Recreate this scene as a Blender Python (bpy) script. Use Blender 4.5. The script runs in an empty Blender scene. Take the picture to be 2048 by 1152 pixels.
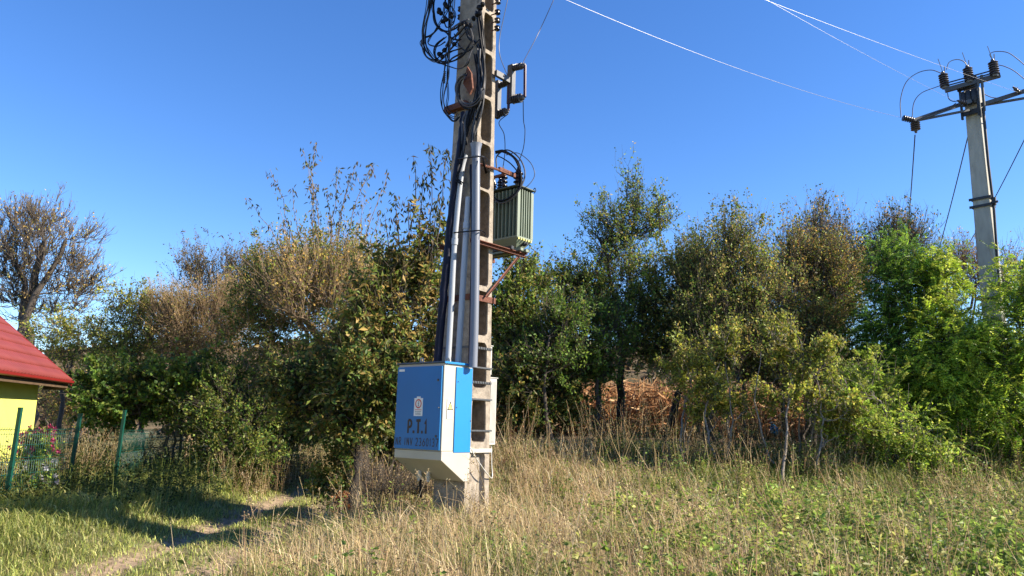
import bpy, math, random
import numpy as np
from mathutils import Vector, Matrix
rng = np.random.default_rng(7); random.seed(7)
scene = bpy.context.scene
# ------------------------------------------------------------------ camera
F_PX = 1480.0; PITCH = math.radians(9.8); ROLL = 0.015
CAM = np.array([0, 0, 1.6])
Fw = np.array([0, math.cos(PITCH), math.sin(PITCH)]); U0 = np.array([0, -math.sin(PITCH), math.cos(PITCH)]); R0 = np.array([1., 0, 0])
Uc = U0*math.cos(ROLL)-R0*math.sin(ROLL); Rc = R0*math.cos(ROLL)+U0*math.sin(ROLL)
cam = bpy.data.cameras.new('camera'); cob = bpy.data.objects.new('camera', cam); scene.collection.objects.link(cob)
cam.sensor_width = 36; cam.lens = F_PX/2048*36; cam.clip_end = 2000; cam.clip_start = 0.05
cob.matrix_world = Matrix(((Rc[0], Uc[0], -Fw[0], CAM[0]), (Rc[1], Uc[1], -Fw[1], CAM[1]), (Rc[2], Uc[2], -Fw[2], CAM[2]), (0, 0, 0, 1)))
scene.camera = cob
# ------------------------------------------------------------------ sky, sun, exposure
SUN_AZ = math.radians(99)        # measured from +Y towards +X
SUN_EL = math.radians(33)
w = bpy.data.worlds.new('World'); scene.world = w; w.use_nodes = True
nt = w.node_tree; nt.nodes.clear()
sky = nt.nodes.new('ShaderNodeTexSky'); sky.sky_type = 'NISHITA'; sky.sun_disc = False
sky.sun_elevation = SUN_EL; sky.sun_rotation = SUN_AZ; sky.air_density = 0.95; sky.dust_density = 0.0; sky.ozone_density = 4.0; sky.altitude = 300
hs = nt.nodes.new('ShaderNodeHueSaturation'); hs.inputs['Saturation'].default_value = 1.20; hs.inputs['Hue'].default_value = .509; hs.inputs['Value'].default_value = 1.0
bg = nt.nodes.new('ShaderNodeBackground'); bg.inputs['Strength'].default_value = 0.105
wo = nt.nodes.new('ShaderNodeOutputWorld')
nt.links.new(sky.outputs[0], hs.inputs['Color']); nt.links.new(hs.outputs[0], bg.inputs['Color']); nt.links.new(bg.outputs[0], wo.inputs[0])
sl = bpy.data.lights.new('sun', 'SUN'); sl.energy = 5.0; sl.angle = math.radians(0.5); sl.color = (1.0, 0.89, 0.72)
so = bpy.data.objects.new('sun', sl); scene.collection.objects.link(so)
sd = Vector((math.cos(SUN_EL)*math.sin(SUN_AZ), math.cos(SUN_EL)*math.cos(SUN_AZ), math.sin(SUN_EL)))
so.rotation_euler = sd.to_track_quat('Z', 'Y').to_euler(); so.location = (20, 0, 20)
scene.view_settings.view_transform = 'Standard'; scene.view_settings.look = 'None'
scene.view_settings.exposure = 1.28; scene.view_settings.gamma = 1; scene.view_settings.use_curve_mapping = False
# ------------------------------------------------------------------ helpers
def ray(px, py): return Fw+Rc*(px-1024)/F_PX+Uc*(576-py)/F_PX
def at(px, py, Y): d = ray(px, py); return CAM+d*Y/d[1]
def nrm(v): v = np.asarray(v, float); return v/(np.linalg.norm(v)+1e-12)
COL = scene.collection
def tag(o, label=None, cat=None, group=None, kind=None):
    if label: o['label'] = label
    if cat: o['category'] = cat
    if group: o['group'] = group
    if kind: o['kind'] = kind
    return o
def thing(name, loc, label, cat, group=None):
    o = bpy.data.objects.new(name, None); o.location = Vector([float(c) for c in loc]); o.empty_display_size = .2
    COL.objects.link(o); return tag(o, label, cat, group)
def arr_mesh(name, V, faces, cols=None, smooth=False):
    """V (n,3); faces: list of int arrays (m,k)"""
    me = bpy.data.meshes.new(name); V = np.asarray(V, np.float32)
    me.vertices.add(len(V)); me.vertices.foreach_set('co', V.ravel())
    faces = [np.asarray(f, np.int32) for f in faces if len(f)]
    li = np.concatenate([f.ravel() for f in faces]); tot = np.concatenate([np.full(len(f), f.shape[1], np.int32) for f in faces])
    st = np.concatenate([[0], np.cumsum(tot)[:-1]]).astype(np.int32)
    me.loops.add(len(li)); me.loops.foreach_set('vertex_index', li)
    me.polygons.add(len(tot)); me.polygons.foreach_set('loop_start', st); me.polygons.foreach_set('loop_total', tot)
    if smooth: me.polygons.foreach_set('use_smooth', np.ones(len(tot), bool))
    if cols is not None:
        ca = me.color_attributes.new('Col', 'FLOAT_COLOR', 'POINT')
        c4 = np.ones((len(V), 4), np.float32); c4[:, :3] = cols; ca.data.foreach_set('color', c4.ravel())
    me.update(calc_edges=True); me.validate(); return me
def link(name, me, mats, parent=None):
    o = bpy.data.objects.new(name, me); COL.objects.link(o)
    for m in (mats if isinstance(mats, (list, tuple)) else [mats]): me.materials.append(m)
    if parent is not None: o.parent = parent
    return o
class MB:
    def __init__(s): s.v = []; s.f = []
    def add(s, vs, fs):
        n = len(s.v); s.v += [tuple(float(c) for c in v) for v in vs]; s.f += [tuple(n+i for i in f) for f in fs]; return s
    def hexa(s, p):   # 8 points: 4 bottom ccw, 4 top
        return s.add(p, [(3, 2, 1, 0), (4, 5, 6, 7), (0, 1, 5, 4), (1, 2, 6, 5), (2, 3, 7, 6), (3, 0, 4, 7)])
    def box(s, fr, x0, x1, y0, y1, z0, z1):
        return s.hexa([fr(x, y, z) for z in (z0, z1) for (x, y) in ((x0, y0), (x1, y0), (x1, y1), (x0, y1))])
    def tube(s, pts, r, n=8, cap=True):
        pts = [np.asarray(p, float) for p in pts]; m = len(pts)
        rs = r if isinstance(r, (list, tuple, np.ndarray)) else [r]*m
        t0 = nrm(pts[1]-pts[0]); u = nrm(np.cross(t0, [0, 0, 1] if abs(t0[2]) < .9 else [1, 0, 0])); V = []
        for i in range(m):
            t = nrm((pts[min(i+1, m-1)]-pts[max(i-1, 0)])); u = nrm(u-(u@t)*t); w_ = np.cross(t, u)
            for k in range(n):
                a = 2*math.pi*k/n; V.append(pts[i]+rs[i]*(math.cos(a)*u+math.sin(a)*w_))
        Fc = [(i*n+k, i*n+(k+1) % n, (i+1)*n+(k+1) % n, (i+1)*n+k) for i in range(m-1) for k in range(n)]
        if cap: Fc += [tuple(range(n-1, -1, -1)), tuple((m-1)*n+k for k in range(n))]
        return s.add(V, Fc)
    def lathe(s, p0, ax, prof, n=12):
        ax = nrm(ax); u = nrm(np.cross(ax, [0, 0, 1] if abs(ax[2]) < .9 else [1, 0, 0])); w_ = np.cross(ax, u); p0 = np.asarray(p0, float); V = []
        for d, r in prof:
            for k in range(n):
                a = 2*math.pi*k/n; V.append(p0+ax*d+max(r, 1e-4)*(math.cos(a)*u+math.sin(a)*w_))
        m = len(prof)
        Fc = [(i*n+k, i*n+(k+1) % n, (i+1)*n+(k+1) % n, (i+1)*n+k) for i in range(m-1) for k in range(n)]
        Fc += [tuple(range(n-1, -1, -1)), tuple((m-1)*n+k for k in range(n))]
        return s.add(V, Fc)
    def prism(s, fr, poly, z0, z1):   # poly in (x,y) of frame, extruded in z of frame
        n = len(poly); V = [fr(x, y, z0) for x, y in poly]+[fr(x, y, z1) for x, y in poly]
        return s.add(V, [tuple(range(n-1, -1, -1)), tuple(range(n, 2*n))]+[(i, (i+1) % n, n+(i+1) % n, n+i) for i in range(n)])
    def build(s, name, mat, parent=None, smooth=False, bevel=0):
        off = np.array(parent_world(parent)) if parent is not None else np.zeros(3)
        me = bpy.data.meshes.new(name); me.from_pydata([tuple(np.array(v)-off) for v in s.v], [], s.f)
        if smooth:
            me.polygons.foreach_set('use_smooth', [True]*len(me.polygons))
            me.update()
            try: me.set_sharp_from_angle(angle=math.radians(40))
            except Exception: pass
        me.update(); o = link(name, me, mat, parent)
        if bevel:
            b = o.modifiers.new('bevel', 'BEVEL'); b.width = bevel; b.segments = 2; b.limit_method = 'ANGLE'
        return o
def parent_world(o):
    v = np.zeros(3)
    while o is not None: v = v+np.array(o.location); o = o.parent
    return v
def solo(mb, name, mat, label, cat, group=None, smooth=False, bevel=0):
    return tag(mb.build(name, mat, None, smooth, bevel), label, cat, group)
def spline(pts, sub=6):
    P = [np.asarray(p, float) for p in pts]
    if len(P) < 3: return P
    P = [2*P[0]-P[1]]+P+[2*P[-1]-P[-2]]; out = []
    for i in range(1, len(P)-2):
        for k in range(sub):
            t = k/sub; a, b, c, d = P[i-1:i+3]
            out.append(.5*((2*b)+(-a+c)*t+(2*a-5*b+4*c-d)*t*t+(-a+3*b-3*c+d)*t**3))
    out.append(P[-2]); return out
def ident(x, y, z): return np.array([x, y, z], float)
def copy_thing(o, loc, label=None, group=None):
    c = o.copy(); COL.objects.link(c); c.location = Vector([float(q) for q in loc])
    if label: c['label'] = label
    if group: c['group'] = group
    for ch in list(o.children):
        d = ch.copy(); COL.objects.link(d); d.parent = c
        for g in list(ch.children):
            e = g.copy(); COL.objects.link(e); e.parent = d
    return c
# ------------------------------------------------------------------ materials
def mat(name, c, rough=.6, metal=0, var=.25, scale=8, bump=0, c2=None, c2scale=3, c2thr=.55, bscale=40, spec=.5, stretch=None):
    m = bpy.data.materials.new(name); m.use_nodes = True; n = m.node_tree.nodes; l = m.node_tree.links
    p = n['Principled BSDF']; p.inputs['Roughness'].default_value = rough; p.inputs['Metallic'].default_value = metal
    p.inputs['Specular IOR Level'].default_value = spec
    tc = n.new('ShaderNodeNewGeometry'); vec = tc.outputs['Position']
    if stretch:
        mp = n.new('ShaderNodeMapping'); mp.inputs['Scale'].default_value = stretch; l.new(vec, mp.inputs[0]); vec = mp.outputs[0]
    nz = n.new('ShaderNodeTexNoise'); nz.inputs['Scale'].default_value = scale; nz.inputs['Detail'].default_value = 6; l.new(vec, nz.inputs['Vector'])
    cr = n.new('ShaderNodeValToRGB'); cr.color_ramp.elements[0].position = .3; cr.color_ramp.elements[1].position = .72
    cr.color_ramp.elements[0].color = (*[x*(1-var) for x in c], 1); cr.color_ramp.elements[1].color = (*[min(1, x*(1+var)) for x in c], 1)
    l.new(nz.outputs['Fac'], cr.inputs[0]); out = cr.outputs[0]
    if c2:
        n2 = n.new('ShaderNodeTexNoise'); n2.inputs['Scale'].default_value = c2scale; n2.inputs['Detail'].default_value = 8; n2.inputs['Roughness'].default_value = .7; l.new(vec, n2.inputs['Vector'])
        r2 = n.new('ShaderNodeValToRGB'); r2.color_ramp.elements[0].position = c2thr; r2.color_ramp.elements[1].position = c2thr+.08
        l.new(n2.outputs['Fac'], r2.inputs[0]); mx = n.new('ShaderNodeMix'); mx.data_type = 'RGBA'
        l.new(r2.outputs[0], mx.inputs['Factor']); l.new(out, mx.inputs['A']); mx.inputs['B'].default_value = (*c2, 1); out = mx.outputs['Result']
    l.new(out, p.inputs['Base Color'])
    if bump:
        n3 = n.new('ShaderNodeTexNoise'); n3.inputs['Scale'].default_value = bscale; n3.inputs['Detail'].default_value = 5; l.new(vec, n3.inputs['Vector'])
        bp = n.new('ShaderNodeBump'); bp.inputs['Strength'].default_value = bump; bp.inputs['Distance'].default_value = .02
        l.new(n3.outputs['Fac'], bp.inputs['Height']); l.new(bp.outputs[0], p.inputs['Normal'])
    return m
def vmat(name, rough=.5, trans=.3, spec=.5, noise=None, bump=0):
    m = bpy.data.materials.new(name); m.use_nodes = True; n = m.node_tree.nodes; l = m.node_tree.links
    p = n['Principled BSDF']; p.inputs['Roughness'].default_value = rough; p.inputs['Specular IOR Level'].default_value = spec
    a = n.new('ShaderNodeVertexColor'); a.layer_name = 'Col'; out = a.outputs[0]
    if noise:
        g = n.new('ShaderNodeNewGeometry'); nz = n.new('ShaderNodeTexNoise'); nz.inputs['Scale'].default_value = noise; nz.inputs['Detail'].default_value = 8; nz.inputs['Roughness'].default_value = .7
        l.new(g.outputs['Position'], nz.inputs['Vector'])
        mr = n.new('ShaderNodeMapRange'); mr.inputs[1].default_value = .3; mr.inputs[2].default_value = .7; mr.inputs[3].default_value = .45; mr.inputs[4].default_value = 1.5; l.new(nz.outputs['Fac'], mr.inputs[0])
        mx = n.new('ShaderNodeVectorMath'); mx.operation = 'SCALE'; l.new(out, mx.inputs[0]); l.new(mr.outputs[0], mx.inputs['Scale']); out = mx.outputs[0]
        if bump:
            bp = n.new('ShaderNodeBump'); bp.inputs['Strength'].default_value = bump; bp.inputs['Distance'].default_value = .05
            l.new(nz.outputs['Fac'], bp.inputs['Height']); l.new(bp.outputs[0], p.inputs['Normal'])
    l.new(out, p.inputs['Base Color'])
    if trans:
        t = n.new('ShaderNodeBsdfTranslucent'); l.new(out, t.inputs[0]); ms = n.new('ShaderNodeMixShader'); ms.inputs[0].default_value = trans
        o = n['Material Output']; l.new(p.outputs[0], ms.inputs[1]); l.new(t.outputs[0], ms.inputs[2]); l.new(ms.outputs[0], o.inputs[0])
    return m
M = {}
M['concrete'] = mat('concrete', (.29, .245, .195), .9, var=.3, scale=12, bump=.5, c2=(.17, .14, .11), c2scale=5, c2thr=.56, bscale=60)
M['cell_shade'] = mat('shaded_concrete', (.17, .135, .10), .95, var=.3, scale=14, bump=.7, bscale=50)  # rougher concrete, its colour darkened to paint in shade inside the pole cells
M['concrete2'] = mat('concrete_grey', (.36, .35, .31), .9, var=.15, scale=9, bump=.25, c2=(.22, .2, .17), c2scale=2.5, c2thr=.6, stretch=(1, 1, .25))
M['rust'] = mat('rust', (.13, .045, .026), .85, var=.4, scale=30, bump=.3, c2=(.12, .05, .03), c2scale=12)
M['steel'] = mat('galvanised_steel', (.07, .075, .083), .5, .2, var=.2, scale=20)
M['dsteel'] = mat('dark_steel', (.025, .027, .033), .5, .3, var=.3, scale=20)
M['black'] = mat('black_rubber', (.004, .004, .006), .55, var=.3, spec=.2)
M['navy'] = mat('dark_cable_sleeve', (.003, .004, .018), .55, spec=.25, var=.3, scale=5, bump=.3, bscale=15)
M['gcable'] = mat('grey_cable', (.06, .06, .068), .6, var=.3)
M['gpvc'] = mat('grey_pvc', (.15, .163, .2), .4, var=.1, scale=3, c2=(.2, .21, .24), c2scale=6, c2thr=.62, stretch=(1, 1, .2))
M['wpvc'] = mat('white_pvc', (.36, .385, .43), .4, var=.08, scale=3, c2=(.42, .43, .45), c2scale=5, c2thr=.62, stretch=(1, 1, .2))
M['blue'] = mat('blue_paint', (.0, .15, .40), .5, var=.05, scale=2, c2=(.01, .13, .42), c2scale=4, c2thr=.66)
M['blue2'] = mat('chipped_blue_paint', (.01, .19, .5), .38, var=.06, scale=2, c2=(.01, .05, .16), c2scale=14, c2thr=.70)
M['cream'] = mat('cream_paint', (.44, .405, .335), .45, var=.07, scale=3, c2=(.42, .36, .26), c2scale=7, c2thr=.68)
M['lid'] = mat('grey_blue_lid', (.04, .07, .10), .5, var=.2)
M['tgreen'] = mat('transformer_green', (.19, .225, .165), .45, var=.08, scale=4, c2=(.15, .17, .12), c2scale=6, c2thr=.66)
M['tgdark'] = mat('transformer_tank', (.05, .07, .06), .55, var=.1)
M['porc'] = mat('brown_porcelain', (.012, .008, .011), .2, var=.2)
M['gporc'] = mat('grey_insulator', (.05, .045, .05), .35, var=.2)
M['wplas'] = mat('white_plastic', (.46, .45, .41), .4, var=.06, c2=(.5, .46, .38), c2scale=6, c2thr=.66)
M['white'] = mat('sticker_white', (.75, .74, .7), .5, var=.06, scale=10)
M['red'] = mat('sign_red', (.6, .07, .04), .5, var=.1)
M['ink'] = mat('black_paint', (.01, .008, .016), .5, var=.3)
M['yel'] = mat('sign_yellow', (.75, .68, .2), .5, var=.1)
M['fuse'] = mat('fuse_tube', (.05, .015, .02), .25, var=.2)
M['alu'] = mat('aluminium_wire', (.10, .105, .12), .4, .3, var=.05)
M['dwire'] = mat('dark_wire', (.02, .022, .045), .5, .2, var=.05)
M['ywall'] = mat('yellow_render', (.62, .64, .14), .9, var=.05, scale=3, bump=.15, bscale=90)
M['roof'] = mat('red_metal_tile', (.17, .032, .028), .5, var=.12, scale=2)
M['rroof'] = mat('red_gutter', (.26, .02, .02), .4, var=.1)
M['wood'] = mat('dark_wood', (.09, .055, .03), .8, var=.3, scale=6, bump=.3)
M['gwood'] = mat('weathered_wood', (.16, .14, .12), .9, var=.4, scale=14, bump=.6, stretch=(1, 1, .15))
M['glass'] = mat('window_glass', (.02, .025, .03), .08, var=.1)
M['fgreen'] = mat('green_fence_paint', (.006, .06, .045), .4, var=.15)
M['bark'] = mat('bark', (.085, .068, .055), .95, var=.4, scale=25, bump=.6, bscale=50)
M['bark_grey'] = mat('pale_bark', (.2, .17, .14), .95, var=.35, scale=25, bump=.5, bscale=50)
M['bark_red'] = mat('reddish_bark', (.10, .062, .042), .95, var=.35, scale=25)
M['twig_tan'] = mat('tan_twigs', (.24, .17, .10), .95, var=.35, scale=25)
M['leaf'] = vmat('leaf', .5, .48, .35)
M['bark_dark'] = mat('dark_bark', (.03, .024, .019), .95, var=.4, scale=25, bump=.6)
M['dry'] = vmat('dry_grass', .75, .4, .2)
M['grass'] = vmat('grass_blade', .5, .35, .4)
M['corn'] = vmat('dry_corn', .7, .3, .2)
M['petal'] = vmat('petal', .6, .3, .2)
M['ground'] = vmat('ground_soil', .95, 0, .1, noise=9, bump=.6)
M['bluebag'] = mat('blue_plastic', (.03, .25, .5), .35, var=.1)

# ------------------------------------------------------------------ numpy value noise
_perm = rng.random((256, 256))
def vnoise(x, y, s):
    x = np.asarray(x)/s+57.3; y = np.asarray(y)/s+31.7; xi = np.floor(x).astype(int); yi = np.floor(y).astype(int); fx = x-xi; fy = y-yi
    fx = fx*fx*(3-2*fx); fy = fy*fy*(3-2*fy); g = lambda a, b: _perm[a & 255, b & 255]
    return (g(xi, yi)*(1-fx)+g(xi+1, yi)*fx)*(1-fy)+(g(xi, yi+1)*(1-fx)+g(xi+1, yi+1)*fx)*fy
def sst(t): t = np.clip(t, 0, 1); return t*t*(3-2*t)
# ------------------------------------------------------------------ terrain
def road_x(y): return -3.65-.03*(y-9)+sst((y-21)/12)*2.2
def terrain(x, y, detail=True):
    x = np.asarray(x, float); y = np.asarray(y, float); xr = road_x(y)
    bank = sst((x-(xr+.95))/1.7)
    hb = .04+.16*sst((y-5)/4)+.72*sst((y-10.2)/4.2)+.02*np.clip(y-17, 0, 20)
    z = bank*hb + .022*np.clip(y-20, 0, 15) + 11*sst((y-35)/95) + 6*sst((y-130)/150)
    z = z+.1*sst((xr-1.0-x)/1.0)
    road = np.exp(-((x-xr)/1.5)**4)
    z = z-.05*road-.07*np.exp(-((np.abs(x-xr)-.52)/.2)**2)*road
    if detail:
        z = z+(vnoise(x, y, 1.3)-.5)*.10*(1-.7*road)+(vnoise(x, y, .4)-.5)*.04+(vnoise(x, y, 14)-.5)*np.clip((np.abs(x)+np.abs(y)-25)*.02, 0, 3)
    return z
def gline(lo, hi, fine_lo, fine_hi, step, grow=1.12):
    a = list(np.arange(fine_lo, fine_hi+1e-6, step)); s = step; p = fine_hi
    while p < hi: s *= grow; p += s; a.append(p)
    s = step; p = fine_lo
    while p > lo: s *= grow; p -= s; a.insert(0, p)
    return np.array(a)
gx = gline(-500, 500, -11, 11, .15); gy = gline(-60, 900, 6, 22, .15)
X, Y = np.meshgrid(gx, gy); Z = terrain(X, Y); ny, nx = X.shape
V = np.stack([X, Y, Z], -1).reshape(-1, 3)
idx = np.arange(ny*nx).reshape(ny, nx)
Fq = np.stack([idx[:-1, :-1], idx[:-1, 1:], idx[1:, 1:], idx[1:, :-1]], -1).reshape(-1, 4)
xr = road_x(Y); rut = np.exp(-((np.abs(X-xr)-.52)/.32)**2)
dirt = np.clip(rut*1.3*(.6+.8*vnoise(X, Y, .7)), 0, 1)*(Y < 40)
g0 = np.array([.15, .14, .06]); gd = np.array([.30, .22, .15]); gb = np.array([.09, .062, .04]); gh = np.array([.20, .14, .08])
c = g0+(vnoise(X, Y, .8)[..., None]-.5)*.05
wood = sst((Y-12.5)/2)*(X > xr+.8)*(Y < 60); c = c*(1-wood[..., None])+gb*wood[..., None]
hill = sst((Y-30)/15); hc = gh*(1-.75*sst((vnoise(X, Y, 5)-.45)/.2))[..., None]+np.array([.04, .045, .02])*(.75*sst((vnoise(X, Y, 5)-.45)/.2))[..., None]
c = c*(1-hill[..., None])+hc*hill[..., None]
c = c*(1-dirt[..., None])+gd*dirt[..., None]
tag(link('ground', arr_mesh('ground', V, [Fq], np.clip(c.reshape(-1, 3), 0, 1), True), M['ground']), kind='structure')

# ------------------------------------------------------------------ foliage builders
def leaf_arrays(P, D, L, Wd, col, up=.5, fold=.15, normal=None):
    n = len(P); D = D/np.linalg.norm(D, axis=1, keepdims=True)
    N = rng.normal(size=(n, 3)); N[:, 2] += up
    Wv = np.cross(D, N); Wv /= np.linalg.norm(Wv, axis=1, keepdims=True)+1e-9; Nn = np.cross(Wv, D)
    L = np.asarray(L).reshape(-1, 1)*np.ones((n, 1)); Wd = np.asarray(Wd).reshape(-1, 1)*np.ones((n, 1))
    a = P; b_ = P+D*L*.45+Wv*Wd*.5+Nn*L*fold; c_ = P+D*L; d_ = P+D*L*.45-Wv*Wd*.5+Nn*L*fold
    V = np.stack([a, b_, c_, d_], 1).reshape(-1, 3); k = np.arange(n)*4
    F = np.concatenate([np.stack([k, k+1, k+2], 1), np.stack([k, k+2, k+3], 1)])
    return V, F, np.repeat(col, 4, 0)
def pick(pal, n, jit=.25, pos=None):
    pal = np.array([p[:3] for p in pal]); pw = np.array([1.]*len(pal)); i = rng.choice(len(pal), n, p=pw/pw.sum())
    c = pal[i]*(1+rng.normal(0, jit, (n, 1)))
    return np.clip(c, .004, .9)
def tubes_arrays(P, R, k=3):
    """P (N,S,3) paths, R (N,S) radii"""
    N, S, _ = P.shape; T = np.gradient(P, axis=1); T /= np.linalg.norm(T, axis=2, keepdims=True)+1e-9
    ref = np.tile(np.array([.31, .22, .05]), (N, 1)); u = np.cross(T.mean(1), ref+np.array([0, 0, .02])); bad = np.linalg.norm(u, axis=1) < .05
    u[bad] = np.cross(T.mean(1)[bad], [0, 1, 0.]); u = u[:, None, :]-(u[:, None, :]*T).sum(2, keepdims=True)*T; u /= np.linalg.norm(u, axis=2, keepdims=True)+1e-9
    w_ = np.cross(T, u); an = 2*np.pi*np.arange(k)/k
    V = P[:, :, None, :]+R[:, :, None, None]*(np.cos(an)[None, None, :, None]*u[:, :, None, :]+np.sin(an)[None, None, :, None]*w_[:, :, None, :])
    V = V.reshape(-1, 3); base = np.arange(N)[:, None, None]*S*k+np.arange(S-1)[None, :, None]*k; j = np.arange(k)[None, None, :]; j2 = (j+1) % k
    F = np.stack([base+j, base+j2, base+k+j2, base+k+j], -1).reshape(-1, 4)
    return V, F
def paths(S0, E0, S, bow, jit, upb=.0):
    """curved paths from S0 to E0 (N,3)"""
    N = len(S0); t = np.linspace(0, 1, S)[None, :, None]; L = np.linalg.norm(E0-S0, axis=1)[:, None, None]
    off = rng.normal(size=(N, 1, 3))*bow*L; off[:, :, 2] += upb*L[:, :, 0]
    P = S0[:, None]*(1-t)+E0[:, None]*t+off*(4*t*(1-t)) + rng.normal(size=(N, S, 3))*jit*L*(t > 0)*(t < 1)
    return P
class Acc:
    def __init__(s): s.V = []; s.F = []; s.C = []; s.n = 0
    def add(s, V, F, C=None):
        if len(V) == 0: return
        s.V.append(V); s.F.append(F+s.n); s.n += len(V)
        if C is not None: s.C.append(C)
    def obj(s, name, m, parent=None, smooth=False):
        if not s.V: return None
        V = np.concatenate(s.V); off = parent_world(parent) if parent is not None else 0
        ks = {}
        for f in s.F: ks.setdefault(f.shape[1], []).append(f)
        return link(name, arr_mesh(name, V-off, [np.concatenate(f) for f in ks.values()], np.concatenate(s.C) if s.C else None, smooth), m, parent)
def sample_blobs(blobs, n, surf=.5):
    w_ = np.array([b[3]*b[4]*b[5] for b in blobs])**.7; i = rng.choice(len(blobs), n, p=w_/w_.sum()); B = np.array(blobs)[i]
    d = rng.normal(size=(n, 3)); d /= np.linalg.norm(d, axis=1, keepdims=True); r = (surf+(1-surf)*rng.random((n, 1)))*1.0
    return B[:, :3]+d*r*B[:, 3:6]
def nearest(src, q, zpen=.0):
    out = np.empty(len(q), int)
    for a in range(0, len(q), 500):
        d = np.linalg.norm(q[a:a+500, None]-src[None], axis=2)
        if zpen: d = d+zpen*np.clip(src[None, :, 2]-q[a:a+500, None, 2]+.2, 0, None)
        out[a:a+500] = d.argmin(1)
    return out
GREEN = [(.045, .085, .018), (.06, .10, .02), (.035, .065, .02), (.08, .11, .025)]
DARK = [(.022, .045, .014), (.03, .055, .016), (.045, .065, .018), (.06, .06, .02)]
OLIVE = [(.08, .095, .03), (.10, .10, .03), (.06, .08, .02), (.13, .10, .04), (.05, .065, .02)]
YELG = [(.13, .15, .03), (.17, .17, .035), (.09, .12, .025), (.2, .16, .05)]
BROWN = [(.15, .095, .04), (.11, .07, .03), (.19, .13, .06), (.08, .07, .025)]
WALN = [(.08, .08, .03), (.11, .08, .035), (.055, .07, .022), (.14, .10, .045), (.04, .055, .02), (.05, .075, .02)]
BRIGHT = [(.26, .28, .05), (.19, .25, .03), (.15, .21, .025), (.24, .29, .045), (.09, .15, .02)]
def tree(name, label, cat, px, Y, blobs, n1=14, n2=120, n3=900, leaves=12000, ll=.06, lw=.6, pal=GREEN, r0=.09, trunks=1, bark='bark',
         twig=(.35, .8), upb=.45, shoots=(), fork=.35, fronds=0, group=None, spread=.35, n4=0, droop=.0, leafjit=.035, tr=.006, extra=None, ground_z=None, spikes=0, spike=(.4, .9)):
    if name not in ('bare_tree', 'dry_shrub', 'dead_plant', 'flower_bush', 'sapling'): n3 = int(n3*.62); n4 = int(n4*.5); leaves = int(leaves*1.15); ll *= 1.12
    bl = []
    for b_ in blobs:
        x, y, yy, rx, ry = b_[:5]; c_ = at(x, y, yy); s = yy/F_PX; bl.append((c_[0], c_[1], c_[2], rx*s, (b_[5]*s if len(b_) > 5 else min(rx*s*.8, 2.0)), ry*s))
    bx = at(px, 830, Y)[0]; z0 = (terrain(bx, Y) if ground_z is None else ground_z)-.08
    root = thing(name, (bx, Y, z0), label, cat, group)
    A = np.array(bl); cen = (A[:, :3]*A[:, 3:4]).sum(0)/A[:, 3].sum(); top = A[:, 2].max(); low = (A[:, 2]-A[:, 5]).min()
    acc = Acc(); tn = []
    for k in range(trunks):
        b0 = np.array([bx+(rng.normal()*.3 if trunks > 1 else 0), Y+(rng.normal()*.3 if trunks > 1 else 0), z0])
        e = cen+np.array([rng.normal()*spread*A[:, 3].max(), rng.normal()*.3, 0]); e[2] = cen[2]+(top-cen[2])*.5
        P = paths(b0[None], e[None], 12, .05, .012); R = np.linspace(r0, r0*.3, 12)[None]*(1 if k == 0 else .75); R[0, 0] *= 1.35
        acc.add(*tubes_arrays(P, R, 8)); tn.append(P[0])
    tn = np.concatenate(tn); ok = tn[:, 2] > z0+(max(low, z0+.3)-z0)*fork; tn = tn[ok]
    E1 = sample_blobs(bl, n1, .6); S1 = tn[nearest(tn, E1-np.array([0, 0, .0]), 2.5)]
    P1 = paths(S1, E1, 9, .07, .03, -.04); R1 = np.linspace(1, .25, 9)[None]*np.clip(np.linalg.norm(E1-S1, axis=1)*.018, .012, r0*.6)[:, None]
    acc.add(*tubes_arrays(P1, R1, 5))
    N1 = P1[:, 2:].reshape(-1, 3); E2 = sample_blobs(bl, n2, .35); i2 = nearest(N1, E2, .8); S2 = N1[i2]
    P2 = paths(S2, E2, 6, .08, .04, -.03); R2 = np.linspace(1, .35, 6)[None]*np.clip(np.linalg.norm(E2-S2, axis=1)*.012, .006, .02)[:, None]
    tw = Acc(); tw.add(*tubes_arrays(P2, R2, 4))
    def sprout(Psrc, n, lo, hi, rr, S=4):
        i = rng.integers(0, len(Psrc), n); j = rng.integers(1, Psrc.shape[1], n); s = Psrc[i, j]; d = Psrc[i, j]-Psrc[i, j-1]; d /= np.linalg.norm(d, axis=1, keepdims=True)+1e-9
        o = s-cen; o /= np.linalg.norm(o, axis=1, keepdims=True)+1e-9
        d = d*.5+o*.35+rng.normal(size=(n, 3))*.45; d[:, 2] += upb; d /= np.linalg.norm(d, axis=1, keepdims=True)
        e = s+d*rng.uniform(lo, hi, (n, 1)); P = paths(s, e, S, .08, .04); P[:, -1, 2] += .05*(hi)*(upb > .3)
        R = np.linspace(1, .3, S)[None]*rr*np.ones((n, 1)); return P, R
    P3, R3 = sprout(P2, n3, twig[0], twig[1], tr, 3); tw.add(*tubes_arrays(P3, R3, 3))
    LP = [P3]
    if n4:
        P4, R4 = sprout(P3, n4, twig[0]*.35, twig[1]*.45, tr*.6, 2); tw.add(*tubes_arrays(P4, R4, 3)); LP.append(P4)
    lf = Acc()
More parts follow.
